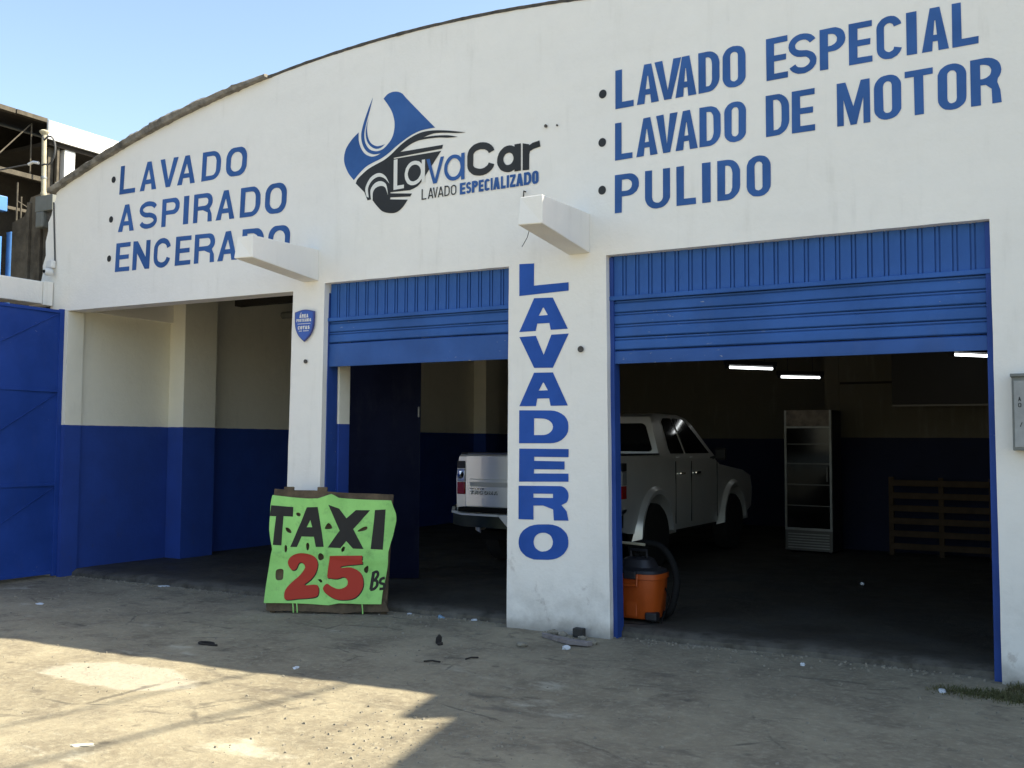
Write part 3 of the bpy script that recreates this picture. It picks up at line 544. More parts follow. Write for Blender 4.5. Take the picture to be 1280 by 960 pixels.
# logo
LG = None; zoff = {'blue': -.0030, 'dark': -.0036, 'white': -.0044}
mb = MB(); 
for i, (colr, P) in enumerate(DATA['shapes']):
    o_ = spline(P, 6); V, F = fill(o_)
    m_ = MB().add([(x, zoff[colr], z) for x, z in V], F)
    if LG is None:
        LG = m_.build('painted_logo', M['blue_paint'], B, smooth=None); LG['label'] = 'blue and dark painted logo of a car front under a water drop'
    else: m_.build('logo_shape', M[colr+'_paint'], LG, smooth=None)
yy = {'dark': -.0042, 'blue': -.0062, 'white': -.0050}
for nm, tx, colr, sv, sh, skw, L in DATA['lines']:
    if nm != 'logo_lettering': continue
    mb = MB(); put_text(mb, L, sv, sh, skw, yy[colr]); mb.build('logo_lettering', M[colr+'_paint'], LG, smooth=None)['label'] = '%s painted letters reading %s' % (colr, tx)
# roller shutters
def shutter(x0, x1, ztop, rail, levels, sp, label):
    yb = .085
    rl = MB().box(x0-.02, x1+.02, yb-.030, yb+.03, rail-.012, rail+.022).build('roller_shutter', M['shutter'], B, bevel=.004); rl['label'] = label
    n = round((x1-x0)/sp); p = (x1-x0)/n
    gw = .034
    me = None
    for i in range(n):
        if me is None:
            m_ = MB(); zz0 = rail+.02; zz1 = ztop+.1; w_ = p-gw
            m_.prism([(0, yb+.008), (.002, yb-.004), (w_-.002, yb-.004), (w_, yb+.008)], 'z', zz0, zz1)
            o = m_.build('header_panel', M['shutter'], rl); me = o.data
        else:
            o = bpy.data.objects.new('header_panel', me); COL.objects.link(o); o.parent = rl
        o.location = (x0+i*p+gw/2, random.uniform(-.0015, .0015), 0)
        r_ = MB().box(-.0085, .0085, yb-.003, yb+.0088, rail+.02, ztop+.1).build('header_rib', M['shutter'], rl) if i == 0 else bpy.data.objects.new('header_rib', rm)
        if i == 0: rm = r_.data
        else: COL.objects.link(r_); r_.parent = rl
        r_.location = (x0+i*p, random.uniform(-.001, .001), 0)
    MB().box(x0-.015, x1+.015, yb+.009, yb+.028, rail+.02, ztop+.1).build('header_backing', M['shutter'], rl)
    for i in range(len(levels)-1):
        a, b = levels[i], levels[i+1]; h = a-b; m_ = MB()
        pr = [(yb+.012, b+.001), (yb+.002, b+.004), (yb-.004, b+h*.10), (yb-.006, b+h*.5), (yb-.002, b+h*.74), (yb+.012, b+h*.79), (yb+.012, b+h*.82), (yb+.001, b+h*.85), (yb+.001, b+h-.004), (yb+.013, b+h-.001), (yb+.020, b+h-.001), (yb+.020, b+.001)]
        if i == len(levels)-2: pr = [(yb-.006, b), (yb-.008, b+.01), (yb-.006, b+h-.014), (yb+.012, b+h-.004), (yb+.024, b+h-.004), (yb+.024, b)]
        ns = 24; vs = []
        for q in range(ns+1):
            x = x0+(x1-x0)*q/ns; dz = noise.noise((x*1.2, i*3.3, 0))*.003; dy = noise.noise((x*.9, i*1.7, 4))*.004
            vs += [(x, y_+dy, z_+dz) for y_, z_ in pr]
        k = len(pr); fs = [(q*k+j, (q+1)*k+j, (q+1)*k+(j+1) % k, q*k+(j+1) % k) for q in range(ns) for j in range(k)]+[tuple(range(k)), tuple(ns*k+j for j in range(k))]
        mk('bottom_bar' if i == len(levels)-2 else 'slat', vs, fs, M['dirty_bar' if i == len(levels)-2 else 'slat'], rl, smooth=True, angle=30)
    return rl
s3 = shutter(-3.285, -.545, 2.99, 2.645, [2.632, 2.535, 2.439, 2.338, 2.238, 2.130], .110, 'wide blue roller shutter half raised over the truck opening')
s2 = shutter(-6.20, -4.19, 2.985, 2.640, [2.628, 2.527, 2.428, 2.205], .112, 'narrower blue roller shutter half raised beside the column')
MB().prism([(-3.31, 2.98), (-3.31, -.02), (-3.228, -.02), (-3.268, 2.98)], 'y', .062, .17).build('guide_rail', M['guide'], s3, bevel=.004)
MB().prism([(-3.31, 1.66), (-3.31, -.02), (-3.238, -.02), (-3.275, 1.66)], 'y', .172, .214).build('guide_rail', M['guide'], s3, bevel=.004)
MB().box(-.580, -.530, .062, .17, -.02, 2.98).build('guide_rail', M['guide'], s3, bevel=.004)
MB().box(-6.232, -6.190, .062, .21, -.02, 2.98).build('guide_rail', M['guide'], s2, bevel=.004)
MB().box(-4.215, -4.188, .062, .17, -.02, 2.98).build('guide_rail', M['guide'], s2, bevel=.004)
wl('door_jamb', -9.985, -9.921, -.004, .204, -.05, 2.948)
# dark sheet metal door leaf inside the middle opening
dl = empty('steel_door', (-6.86, 1.12, .07), math.atan2(.42, .62)); tag(dl, 'dark navy sheet steel door leaf standing open inside the middle opening', 'door')
MB().box(0, .80, -.012, .012, 0, 2.9).build('door_panel', M['navy'], dl)
mb = MB().box(.76, .81, -.026, .026, 0, 2.9).box(0, .76, -.022, -.012, 1.30, 1.345).box(0, .76, -.022, -.012, .0, .05); mb.build('door_frame', M['navy'], dl)
MB().tube([(.79, -.028, 1.70), (.79, -.05, 1.70), (.79, -.05, 1.80), (.79, -.028, 1.80)], .009, 6).build('handle', M['greym'], dl)
# threshold rubbish, crumbled plaster at the pillar foot
# ================================================================= LEFT: GATE, BEAM, SHED, MAST
G = empty('sheet_metal_gate', (-9.995, .0, 0)); tag(G, 'tall blue sheet metal gate at the left edge, three panels high', 'gate')
def gw_(z): return .12-(z/3.0)*.05
for i, (z0, z1) in enumerate([(.04, 1.0), (1.02, 2.04), (2.06, 2.95)]):
    for y0, y1 in ((-1.62, -.03), (-3.2, -1.66)):
        ns = 14; vs = []; fs = []
        for a in range(ns+1):
            for b in range(ns+1):
                u, v = a/ns, b/ns; dg = -.012*math.exp(-((u-v)*5)**2)+noise.noise((u*2+y0, v*2+z0, 0))*.012*math.sin(math.pi*u)*math.sin(math.pi*v)
                vs.append((dg, y0+(y1-y0)*u, z0+(z1-z0)*v))
        fs = [(a*(ns+1)+b, (a+1)*(ns+1)+b, (a+1)*(ns+1)+b+1, a*(ns+1)+b+1) for a in range(ns) for b in range(ns)]
        mk('gate_panel', vs, fs, M['gate'], G, smooth=True, angle=60)
for z in (0.04, 1.01, 2.05, 2.94): MB().box(-.01, .012, -3.2, -.036, z-.018, z+.018).build('gate_rail', M['gate'], G, bevel=.004)
for z0, z1 in ((.06, .98), (1.04, 2.02), (2.08, 2.92)):
    for ya, yb_ in ((-1.60, -.06), (-3.18, -1.68)): MB().tube([(-.003, ya, z0), (-.003, yb_, z1)], .005, 6).build('gate_brace', M['gate'], G)
for y in (-.03, -1.64, -3.22): MB().box(-.02, .018, y-.03, y+.025, .0, 2.97).build('gate_stile', M['gate'], G, bevel=.004)
W = empty('boundary_wall', (0, 0, 0)); tag(W, 'white rendered beam and pier above the blue gate', 'wall')
MB().box(-10.45, -10.19, -4.2, -.14, 3.03, 3.285).build('beam', M['white_clean'], W, bevel=.01)
MB().box(-10.452, -10.188, -.135, -.012, 3.02, 3.295).build('pier_head', M['white_clean'], W, bevel=.008)
MB().box(-10.42, -10.22, -4.5, -3.3, -.05, 3.02).build('pier', M['white'], W, bevel=.01)
N = empty('stained_wall', (0, 0, 0)); tag(N, 'narrow stained brown rendered wall left of the white facade below the mast', 'wall')
vs = []; mb = MB()
ol = [(-11.35, -.05), (-10.215, -.05), (-10.215, 4.30), (-10.6, 4.36), (-10.75, 4.45), (-11.0, 4.42), (-11.12, 4.20), (-11.35, 4.15)]
mb.prism(ol, 'y', .22, .45); mb.build('wall_face', M['brown'], N)
for x, w_ in ((-11.02, .05), (-10.78, .035), (-10.62, .03)): MB().box(x, x+w_, .18, .22, 0, 4.35).build('wall_rib', M['brown'], N, bevel=.006)
# the open shed behind
H = empty('open_shed', (0, 0, 0)); tag(H, 'dark open timber shed with trussed roof behind the blue gate', 'shed')
vs = [(-12.5, -9, 5.88), (-12.5, 9.0, 5.93), (-12.5, -9, 5.925), (-12.5, 9.0, 5.935), (-18, -9, 7.2), (-18, 9.0, 7.2), (-18, -9, 7.25), (-18, 9.0, 7.25)]
mk('shed_roof', vs, [(0, 1, 3, 2), (4, 6, 7, 5), (0, 4, 5, 1), (2, 3, 7, 6), (0, 2, 6, 4), (1, 5, 7, 3)], M['shed'], H)
for i in range(9): MB().box(-12.56, -12.47, .96-i*.9, 1.42-i*.9-.0 if i == 0 else 1.84-i*.9, 5.90+random.uniform(0, .012), 5.965+random.uniform(0, .012)).build('eave_board', M['shed_post'], H)
MB().box(-14.6, -14.5, -9, 9, -.05, 6.35).build('shed_wall', M['shed'], H)
for i in range(9):
    y = 1.28-i*.62
    MB().tube([(-12.62, y, 5.16), (-12.62, y, 5.88)], .010, 6).build('truss_post', M['shed_post'], H)
    MB().tube([(-12.62, y-.02, 5.86), (-12.62, y-.6, 5.18)], .009, 6).build('truss_brace', M['shed_post'], H)
MB().box(-12.65, -12.59, -9, 1.5, 5.10, 5.165).build('truss_chord', M['shed_post'], H)
MB().box(-12.66, -12.60, -9, 1.55, 4.62, 4.66).build('truss_chord', M['shed_post'], H)
# bright metal fascia of the far bay
MB().box(-12.43, -12.39, 1.385, 6.0, 5.665, 5.925).build('fascia_board', M['fascia'], H)
MB().box(-14.49, -12.44, 1.43, 6.0, 5.60, 5.655).build('soffit', M['shed'], H)
MB().box(-12.56, -12.46, 1.695, 1.86, 3.4, 5.60).build('white_post', M['fascia'], H)
MB().box(-12.52, -12.47, 1.585, 1.62, 3.4, 5.80).build('timber_post', M['shed_post'], H)
MB().box(-12.60, -12.55, 1.50, 1.585, 3.4, 5.68).build('timber_post', M['shed_post'], H)
# light steel lattice between the sheds
Lt = empty('steel_lattice', (-12.45, 1.36, 3.4)); tag(Lt, 'slim rusty steel lattice standing between the mast and the white post', 'lattice frame')
for y in (.02, .20): MB().tube([(0, y, 0), (0, y, 2.0 if y < .1 else 1.7)], .012, 6).build('upright', M['cream'], Lt)
for i in range(5): MB().tube([(0, .02, .35+i*.3), (0, .20, .30+i*.32)], .010, 6).build('rung', M['cream'], Lt)
for i in range(3): MB().tube([(0, .02, .35+i*.5), (0, .20, .70+i*.5)], .007, 6).build('brace', M['shed_post'], Lt)
Lt2 = empty('steel_frame_section', (-12.4, .96, 3.9)); tag(Lt2, 'short rusty steel frame hanging left of the cream mast', 'frame')
for y in (.0, .06): MB().tube([(0, y, 0), (0, y, 1.05-y*3)], .011, 6).build('upright', M['shed_post'], Lt2)
for z in (.1, .45, .8): MB().tube([(0, 0, z), (0, .32, z-.12)], .009, 6).build('rung', M['shed_post'], Lt2)
# light blue pipe and box at the left edge
P_ = empty('blue_downpipe', (-12.42, .90, 0)); tag(P_, 'light blue vertical pipe in front of the dark shed at the left edge', 'pipe')
MB().tube([(0, 0, 3.0), (0, 0, 4.24), (0, -.01, 4.27)], .052, 14).build('pipe', M['skyblue'], P_, smooth=True)
MB().tube([(0, -.16, 3.0), (0, -.16, 4.18)], .03, 14).build('pipe', M['skyblue'], P_, smooth=True)
MB().box(-.05, .05, -.24, -.09, 4.52, 4.72).build('junction_box', M['skyblue'], P_, bevel=.01)
# service mast
A = empty('service_mast', (-10.64, .14, 4.3)); tag(A, 'cream painted service mast with weatherhead at the left end of the roof', 'mast')
MB().tube([(.0, 0, .05), (-.012, 0, .35), (-.03, 0, .84)], [.030, .028, .027], 12).build('pipe', M['cream'], A, smooth=True)
MB().lathe([(.034, 0), (.038, .02), (.034, .04)], (-.003, 0, .08)).build('pipe_collar', M['cream'], A, smooth=True)
MB().lathe([(.033, 0), (.036, .015), (.033, .03)], (-.012, 0, .28)).build('pipe_collar', M['greym'], A, smooth=True)
MB().lathe([(.028, 0), (.034, .01), (.052, .03), (.054, .045), (.035, .06), (.0, .068)], (-.03, 0, .81)).build('weatherhead', M['cream'], A, smooth=True)
MB().box(-.085, .235, -.05, .07, -.12, .065).build('junction_box', M['greyp'], A, bevel=.006)
MB().box(-.070, .07, -.055, .055, -.31, -.118).build('lower_box', M['greyp'], A, bevel=.02)
MB().box(.07, .20, .0, .07, -.22, -.118).build('bracket', M['edge_dark'], A)
MB().tube([(-.06, -.04, .47), (-.15, -.05, .49), (-.22, -.06, .47)], .018, 8).build('insulator', M['camw'], A, smooth=True)
lp = [(-.03, -.02, .80)]+[(.10+.13*math.cos(a), -.03, .60+.17*math.sin(a)) for a in [2.2-i*.35 for i in range(13)]]+[(-.02, -.03, .44)]
MB().tube(lp, .011, 6).build('drip_loop', M['cable'], A, smooth=True)
def cable(name, p, q, sag, r, label, grp=None):
    L = []; 
    for i in range(25):
        t = i/24; v = Vector(p).lerp(Vector(q), t); v.z -= sag*4*t*(1-t); L.append(v)
    o = MB().tube(L, r, 6).build(name, M['cable'], None, smooth=True); tag(o, label, 'cable', grp)
cable('service_cable', (-10.86, .08, 4.77), (-30, -.8, 6.2), .4, .009, 'thin grey cable running left from the insulator on the mast')
cable('wall_cable', (-10.235, -.012, 4.22), (-10.17, -.014, 3.50), -.0, .008, 'thin grey cable down the left end of the facade to the camera')
# poles and overhead cables out of the frame, whose faint shadows cross the yard
def shp(px, py, z):   # point at height z whose sun shadow falls at px,py
    return (px+SUN.x/SUN.z*z, py+SUN.y/SUN.z*z, z)
Q = empty('neighbouring_house', (0, 0, 0)); tag(Q, 'tall rendered neighbouring house standing close on the right of the garage', 'building')
MB().prism([(1.75, 3.5), (1.75, .8), (2.0, .3), (2.30, -.5), (2.42, -1.15), (9, -1.15), (9, 3.5)], 'z', -.05, 6.1).build('wall', M['neigh'], Q)
MB().prism([(1.40, 3.6), (1.53, .86), (1.66, .34), (1.89, .57), (2.16, -.5), (2.34, -1.3), (9.1, -1.3), (9.1, 3.6)], 'z', 6.1, 6.24).build('roof', M['edge'], Q)
for x in (4.0, 7.2):
    f = MB().box(x-.6, x+.6, -1.19, -1.0, 1.0, 2.2).build('window', M['glass'], Q); MB().box(x-.68, x+.68, -1.25, -1.0, .93, .995).build('sill', M['edge'], f)
MB().box(5.1, 6.0, -1.19, -1.0, 0, 2.1).build('door', M['wood'], Q)
Pl = empty('roof_mast', (2.45, 2.2, 6.24)); tag(Pl, 'steel cable mast standing on the roof of the neighbouring house', 'mast')
MB().tube([(0, 0, 0), (0, 0, 1.85)], [.05, .04], 12).build('pole', M['greym'], Pl, smooth=True)
MB().box(-.75, .05, -.03, .03, 1.70, 1.76).build('crossarm', M['shed_post'], Pl)
cable('overhead_cable', (2.40, 2.2, 8.0), (.35, -16, 8.0), .0, .022, 'thicker overhead cable crossing the yard high above, right one', 'overhead cables above the yard')
cable('overhead_cable', (1.72, 2.2, 8.0), (-.9, -16, 8.0), .0, .015, 'thinner overhead cable crossing the yard high above, left one', 'overhead cables above the yard')
# ================================================================= WALL FITTINGS
# alarm company shield
sh = empty('shield_sign', (-6.408, -.03, 2.44)); tag(sh, 'small blue shield shaped alarm sign on the narrow white column', 'sign')
o_ = spline([(-.118, .285, 1), (0, .305), (.118, .285, 1), (.118, .20), (.108, .13), (.07, .06), (0, 0, 1), (-.07, .06), (-.108, .13), (-.118, .20)], 6)
MB().prism(o_, 'y', 0, .016).build('sign_plate', mat('shield_dark_blue', (.018, .035, .22), .35), sh, bevel=.002)
V, F = fill([(x*.90, .012+z*.93) for x, z in o_]); MB().add([(x, -.0015, z) for x, z in V], F).build('sign_face', mat('shield_blue', (.015, .085, .40), .4), sh, smooth=None)
def label_text(txt, cx, z, h, wd, s, y=-.003):
    mb = MB(); n_ = len(txt); p = wd/n_; L = []
    for i, ch in enumerate(txt):
        x0 = cx-wd/2+i*p; L.append([ch, x0, x0+p*.84, z, z, z+h, z+h])
    put_text(mb, L, s, s*.8, 0, y); return mb
mb = label_text('AREA', .0, .228, .034, .115, .011); mb.add([(-.048, -.003, .268), (-.038, -.003, .268), (-.030, -.003, .278), (-.040, -.003, .278)], [(0, 1, 2, 3)]); mb.build('sign_lettering', M['white_paint'], sh, smooth=None)
label_text('PROTEGIDA', .0, .190, .028, .185, .0075).build('sign_lettering', M['white_paint'], sh, smooth=None)
MB().add([(-.08, -.003, .168), (.08, -.003, .168), (.08, -.003, .173), (-.08, -.003, .173)], [(0, 1, 2, 3)]).build('sign_line', M['white_paint'], sh, smooth=None)
label_text('COTAS', .0, .118, .032, .150, .011).build('sign_lettering', M['white_paint'], sh, smooth=None)
mb = MB()
for i in range(9):
    if i != 3: mb.add([(-.06+i*.0135, -.003, .098), (-.051+i*.0135, -.003, .098), (-.051+i*.0135, -.003, .107), (-.06+i*.0135, -.003, .107)], [(0, 1, 2, 3)])
mb.build('sign_line', M['white_paint'], sh, smooth=None)
# small drilled vents / fixings on the facade
for i, (x, z, r, lab) in enumerate([(-6.40, 2.255, .020, 'dark open fixing hole below the shield sign'), (-3.515, 2.25, .026, 'dark round plug hole beside the lettering on the pillar'), (-3.84, 4.114, .014, 'small dark hole above the right end of the logo lettering'), (-3.735, 4.104, .008, 'tiny pin hole right of the small dark hole'),]):
    o = MB().lathe([(r, 0), (r*.9, .012), (0, .012)], (0, 0, 0), 'y', 12).build('wall_hole', M['edge_dark'], None, smooth=None); o.location = (x, -.016, z); tag(o, lab, 'hole')
o = MB().tube([(-4.065, -.62, 3.13), (-4.10, -.60, 3.06), (-4.14, -.61, 2.99)], .003, 5).build('hanging_wire', M['cable'], None); o.location = (.42, .0, .0); tag(o, 'short thin wire hanging from the tip of the right canopy bracket', 'wire')
o = MB().tube([(0, 0, 0), (0, -.03, .0), (0, -.035, -.05)], .006, 5).build('bent_nail', M['edge_dark'], None); o.location = (-4.034, 0, 3.59); tag(o, 'small bent nail in the facade above the right canopy bracket', 'nail')
# security camera
cm = empty('security_camera', (-10.20, -.012, 3.43)); tag(cm, 'small white security camera below the cable at the left end of the facade', 'security camera')
MB().box(-.055, .05, -.06, .0, .02, .11).build('camera_base', M['camw'], cm, bevel=.015)
mb = MB(); mb.lathe([(0, -.06), (.03, -.055), (.043, -.03), (.045, 0), (.04, .03), (.0, .045)], (.02, -.07, -.03), 'y', 16); mb.build('camera_head', M['camw'], cm, smooth=True)
MB().lathe([(0, -.008), (.018, -.006), (.02, .01), (0, .012)], (.02, -.13, -.03), 'y', 14).build('lens', M['black'], cm, smooth=True)
# meter box on the right post
mt = empty('electric_meter_box', (-.43, -.002, 1.48)); tag(mt, 'grey metal meter box with painted numbers at the right edge', 'meter box')
MB().box(0, .34, -.13, .0, -.01, .455).build('box', M['greyp'], mt, bevel=.006)
MB().box(-.008, .35, -.145, .0, .455, .475).build('box_lid', M['greyp'], mt, bevel=.003)
MB().box(.012, .328, -.136, -.131, .01, .43).build('box_door', mat('pale_grey_door', (.33, .34, .33), .6, nscale=7, namt=.3), mt, bevel=.003)
mb = MB()
for (tx, x0, z0) in (('A', .035, .30), ('O', .035, .262), ('A', .072, .335), ('A', .072, .295), ('O', .074, .255), ('O', .074, .228), ('O', .074, .202), ('I', .048, .14)):
    put_text(mb, [[tx, x0, x0+(.018 if tx != 'I' else .004), z0, z0, z0+.028, z0+.028]], .005, .004, .002 if tx != 'I' else .4, -.1375)
mb.build('box_number', M['dark_paint'], mt, smooth=None)
# ================================================================= TAXI SIGN
TX = DATA['taxi']; ox, oy, oz = TX['origin']; ux, uy = TX['u'][:2]
T = empty('taxi_price_board', (ox, oy, gz(ox, oy)-.0)); T.rotation_euler = (R_(-12), 0, math.atan2(uy, ux))
tag(T, 'leaning board with lime green banner reading TAXI 25 Bs in front of the column', 'sign')
def warp(u, v):
    """folds of the banner: bulges and a centre crease"""
    return -.036-.010*math.sin(u*9+v*3)-.012*noise.noise((u*3, v*3, 1))-.010*math.exp(-((u-.5)/.03)**2)*(.6+.4*math.sin(v*7))-.012*math.exp(-((v-.50-.03*math.sin(u*5))/.02)**2)+.03*max(0, (u-.98)/.14)**2-.006*noise.noise((u*12, v*9, 3))
def cloth(name, o_, holes, m, off, parent, step=.025):
    V, F = fill(o_, holes, step if m is M['green'] else .016)
    return MB().add([(u, warp(u, v)-off, v) for u, v in V], F).build(name, m, parent, smooth=True, angle=80)
MB().box(.02, 1.0, .022, .034, .10, 1.0).build('backing_board', mat('backing_board_wood', (.26, .19, .11), .9, nscale=7, namt=.5), T)
def pl(name, P, y0, y1):
    o_ = []
    for i, p in enumerate(P):
        q = P[(i+1) % len(P)]
        for k in range(6): f = k/6; o_.append((p[0]+(q[0]-p[0])*f, p[1]+(q[1]-p[1])*f+noise.noise((p[0]+f*8, p[1], 2))*.008))
    MB().prism(o_, 'y', y0, y1).build(name, M['wood'], T, bevel=.003)
pl('top_plank', [(-.022, .985), (1.08, .95), (1.085, 1.062), (-.02, 1.105)], -.010, .012)
pl('bottom_plank', [(.0, .018), (.30, .020), (.62, .012), (.68, .002), (.78, .018), (1.10, .03), (1.06, .12), (-.01, .115)], -.012, .012)
for x in (.07, .38): MB().box(x, x+.09, -.012, .012, 1.085, 1.125).build('cleat', M['wood'], T)
for x in (.02, 1.02): MB().box(x, x+.05, .027, .06, .0, 1.07).build('stile', M['wood'], T)
# prop legs behind
for x in (.10, .98): MB().tube([(x, .05, .98), (x, .42, .085)], .02, 6).build('prop_leg', M['wood'], T)
hs = [spline(h, 3) for h in TX['holes']]
bn = cloth('banner', spline([tuple(p)+((1,) if i in (0, 7, 17, 23) else ()) for i, p in enumerate(TX['outline'])], 2), hs, M['green'], 0, T)
cloth('banner_letter', TX['T'], [], M['ink'], .0018, bn)
cloth('banner_letter', TX['A'], [TX['Ah']], M['ink'], .0018, bn)
cloth('banner_letter', TX['X'], [], M['ink'], .0018, bn); cloth('banner_letter', TX['I'], [], M['ink'], .0018, bn)
for key in ('two', 'five'):
    o_ = spline([tuple(p)+((1,) if key == 'five' and i in (0, 1, 2) or key == 'two' and i == 12 else ()) for i, p in enumerate(TX[key])], 3)
    cloth('banner_figure_outline', [(u+.007, v-.007) for u, v in o_], [], M['ink'], .0016, bn)
    cloth('banner_figure', o_, [], M['redink'], .0048, bn)
for b_ in TX['Bs']:
    o_ = band(spline(b_, 4, False), .024 if len(b_) > 2 else .028); cloth('banner_letter', o_, [], M['ink'], .0018, bn, .02)
for (u0, v0) in ((.24, .09), (.86, .09), (.275, .09)): MB().tube([(u0, -.03, v0), (u0+.008, -.034, v0-.04), (u0+.012, -.03, v0-.085)], .006, 5).build('tie_ribbon', M['green'], T)
# ================================================================= VACUUM
VC = empty('wet_dry_vacuum', (-3.265, .58, .05)); tag(VC, 'orange drum wet and dry vacuum cleaner with black hose inside the right opening', 'vacuum cleaner')
def sq(cx, cy, w, d, r, z, n=4):
    return [(cx+x, cy+y, z) for x, y in rrect(-w/2, -d/2, w/2, d/2, (r, r, r, r), n)]
def loft(rings, cap=True):
    m_ = MB(); k = len(rings[0]); vs = [p for q in rings for p in q]
    fs = [(i*k+j, i*k+(j+1) % k, (i+1)*k+(j+1) % k, (i+1)*k+j) for i in range(len(rings)-1) for j in range(k)]
    if cap: fs += [tuple(range(k)), tuple((len(rings)-1)*k+j for j in range(k))]
    return m_.add(vs, fs)
vc = loft([sq(0, 0, .37, .30, .09, .035), sq(0, 0, .395, .32, .10, .05), sq(0, 0, .43, .35, .11, .35), sq(0, 0, .455, .375, .12, .355), sq(0, 0, .455, .375, .12, .395), sq(0, 0, .42, .34, .11, .396)]); vc.build('drum', M['orange'], VC, smooth=True, angle=35)
loft([sq(0, 0, .44, .36, .11, .397), sq(0, 0, .42, .34, .11, .42), sq(0, 0, .30, .25, .09, .44), sq(0, 0, .24, .20, .07, .50), sq(0, 0, .18, .15, .06, .515)]).build('lid', M['dgrey'], VC, smooth=True, angle=35)
MB().tube([(-.07, 0, .50), (-.07, 0, .57), (.07, 0, .57), (.07, 0, .50)], .014, 8).build('lid_handle', M['dgrey'], VC, smooth=True)
lt = MB().box(-.055, .055, -.205, -.17, .355, .42).build('latch', M['dgrey'], VC, bevel=.008)
MB().tube([(-.065, -.195, .39), (-.065, -.205, .305), (.065, -.205, .305), (.065, -.195, .39)], .012, 8).build('latch_loop', M['orange'], VC, smooth=True)
MB().box(-.05, .05, -.166, -.15, .05, .33).build('drum_rib', M['orange'], VC, bevel=.01)
for x, y in ((.17, -.13), (-.17, -.13), (.17, .13), (-.17, .13)):
    ct = MB().box(x-.05, x+.05, y-.045, y+.045, .03, .095).build('caster_mount', M['dgrey'], VC, bevel=.012)
    MB().lathe([(0, -.016), (.036, -.014), (.038, 0), (.036, .014), (0, .016)], (x+.01, y, .038), 'x', 14).build('caster_wheel', M['black'], ct, smooth=True)
MB().tube([(.10, .10, .42), (.26, .02, .20), (.24, -.12, .012), (.12, -.24, .008), (-.05, -.27, .008), (-.22, -.20, .008)], .006, 6).build('power_cord', M['black'], VC, smooth=True)
hp = [(.02, .02, .47), (-.06, .05, .56), (.02, .08, .62), (.16, .08, .60), (.26, .06, .50), (.32, .02, .36), (.32, -.02, .22), (.28, -.02, .10), (.20, .05, .05)]
P3 = []
for i in range(len(hp)-1):
    a_, b_ = Vector(hp[i]), Vector(hp[i+1]); p0 = Vector(hp[i-1]) if i else a_; p3 = Vector(hp[i+2]) if i+2 < len(hp) else b_
    for k_ in range(14):
        t = k_/14; P3.append(.5*((2*a_)+(b_-p0)*t+(2*p0-5*a_+4*b_-p3)*t*t+(3*a_-p0-3*b_+p3)*t**3))
MB().tube(P3, [.027+.004*(i % 2) for i in range(len(P3))], 10).build('hose', M['black'], VC, smooth=True)
MB().tube([(-.35, .02, .63), (.03, -.02, .62), (.06, -.02, .618)], .012, 6).build('wand', M['cream'], VC, smooth=True)
# ================================================================= PICKUP
K = empty('pickup_truck', (-5.335, 2.53, .07)); tag(K, 'white four door pickup truck parked nose in inside the garage', 'pickup truck')
HW = 1.045
def side_x(z): return HW-.02-.055*max(0, (z-.95)/.35)**2-.05*max(0, (.62-z)/.25)**1.5
def arch_pts(cy, r, z0, n=12):
    a0 = math.asin((z0-.40)/r); return [(cy+r*math.cos(math.pi-a0-(math.pi-2*a0)*k/n), .40+r*math.sin(math.pi-a0-(math.pi-2*a0)*k/n)) for k in range(n+1)]
RA, FA, AR = 1.02, 3.86, .47
so_ = [(.03, .62), (.07, .50), (.30, .46)]+arch_pts(RA, AR, .44)+[(1.6, .40), (3.3, .40)]+arch_pts(FA, AR, .44)+[(4.55, .45), (4.72, .55), (4.74, .80), (4.66, .98), (4.3, 1.07), (3.35, 1.16), (3.18, 1.24), (1.32, 1.27), (1.30, 1.29), (.03, 1.295), (.0, 1.27)]
V, F = fill(so_, [], .12)
nv = len(V); vs = [(side_x(z), y, z) for y, z in V]+[(-side_x(z), y, z) for y, z in V]
ec = Counter()
for f in F:
    for i in range(len(f)): ec[tuple(sorted((f[i], f[(i+1) % len(f)])))] += 1
fs = list(F)+[tuple(i+nv for i in f[::-1]) for f in F]+[(a, b, b+nv, a+nv) for (a, b), c_ in ec.items() if c_ == 1]
mk('body', vs, fs, M['truck'], K, smooth=True, angle=35)
MB().prism([(y, z) for y, z in [(.02, 1.30), (1.3, 1.30), (1.3, 1.312), (.02, 1.312)]], 'x', -.88, .88).build('bed_cover', mat('bed_cover_vinyl', (.05, .07, .13), .4), K)
for sx_ in (-1, 1): MB().box(*sorted((sx_*.885, sx_*.955)), .0, 1.32, 1.298, 1.318).build('bed_rail_cap', M['dgrey'], K, bevel=.006)
def gx(z): return .955-.19*(z-1.25)/.53
gh = [(1.32, 1.24), (1.34, 1.32), (1.44, 1.66), (1.52, 1.755), (1.75, 1.80), (2.5, 1.80), (2.72, 1.755), (3.36, 1.23)]
V, F = fill(gh, [], .12); nv = len(V)
ec = Counter()
for f in F:
    for i in range(len(f)): ec[tuple(sorted((f[i], f[(i+1) % len(f)])))] += 1
vs = [(gx(z)-.05*max(0, (z-1.72)/.08), y, z) for y, z in V]+[(-gx(z)+.05*max(0, (z-1.72)/.08), y, z) for y, z in V]
fs = list(F)+[tuple(i+nv for i in f[::-1]) for f in F]+[(a, b, b+nv, a+nv) for (a, b), c_ in ec.items() if c_ == 1]
mk('cab', vs, fs, M['truck'], K, smooth=True, angle=32, bevel=.045, seg=4)
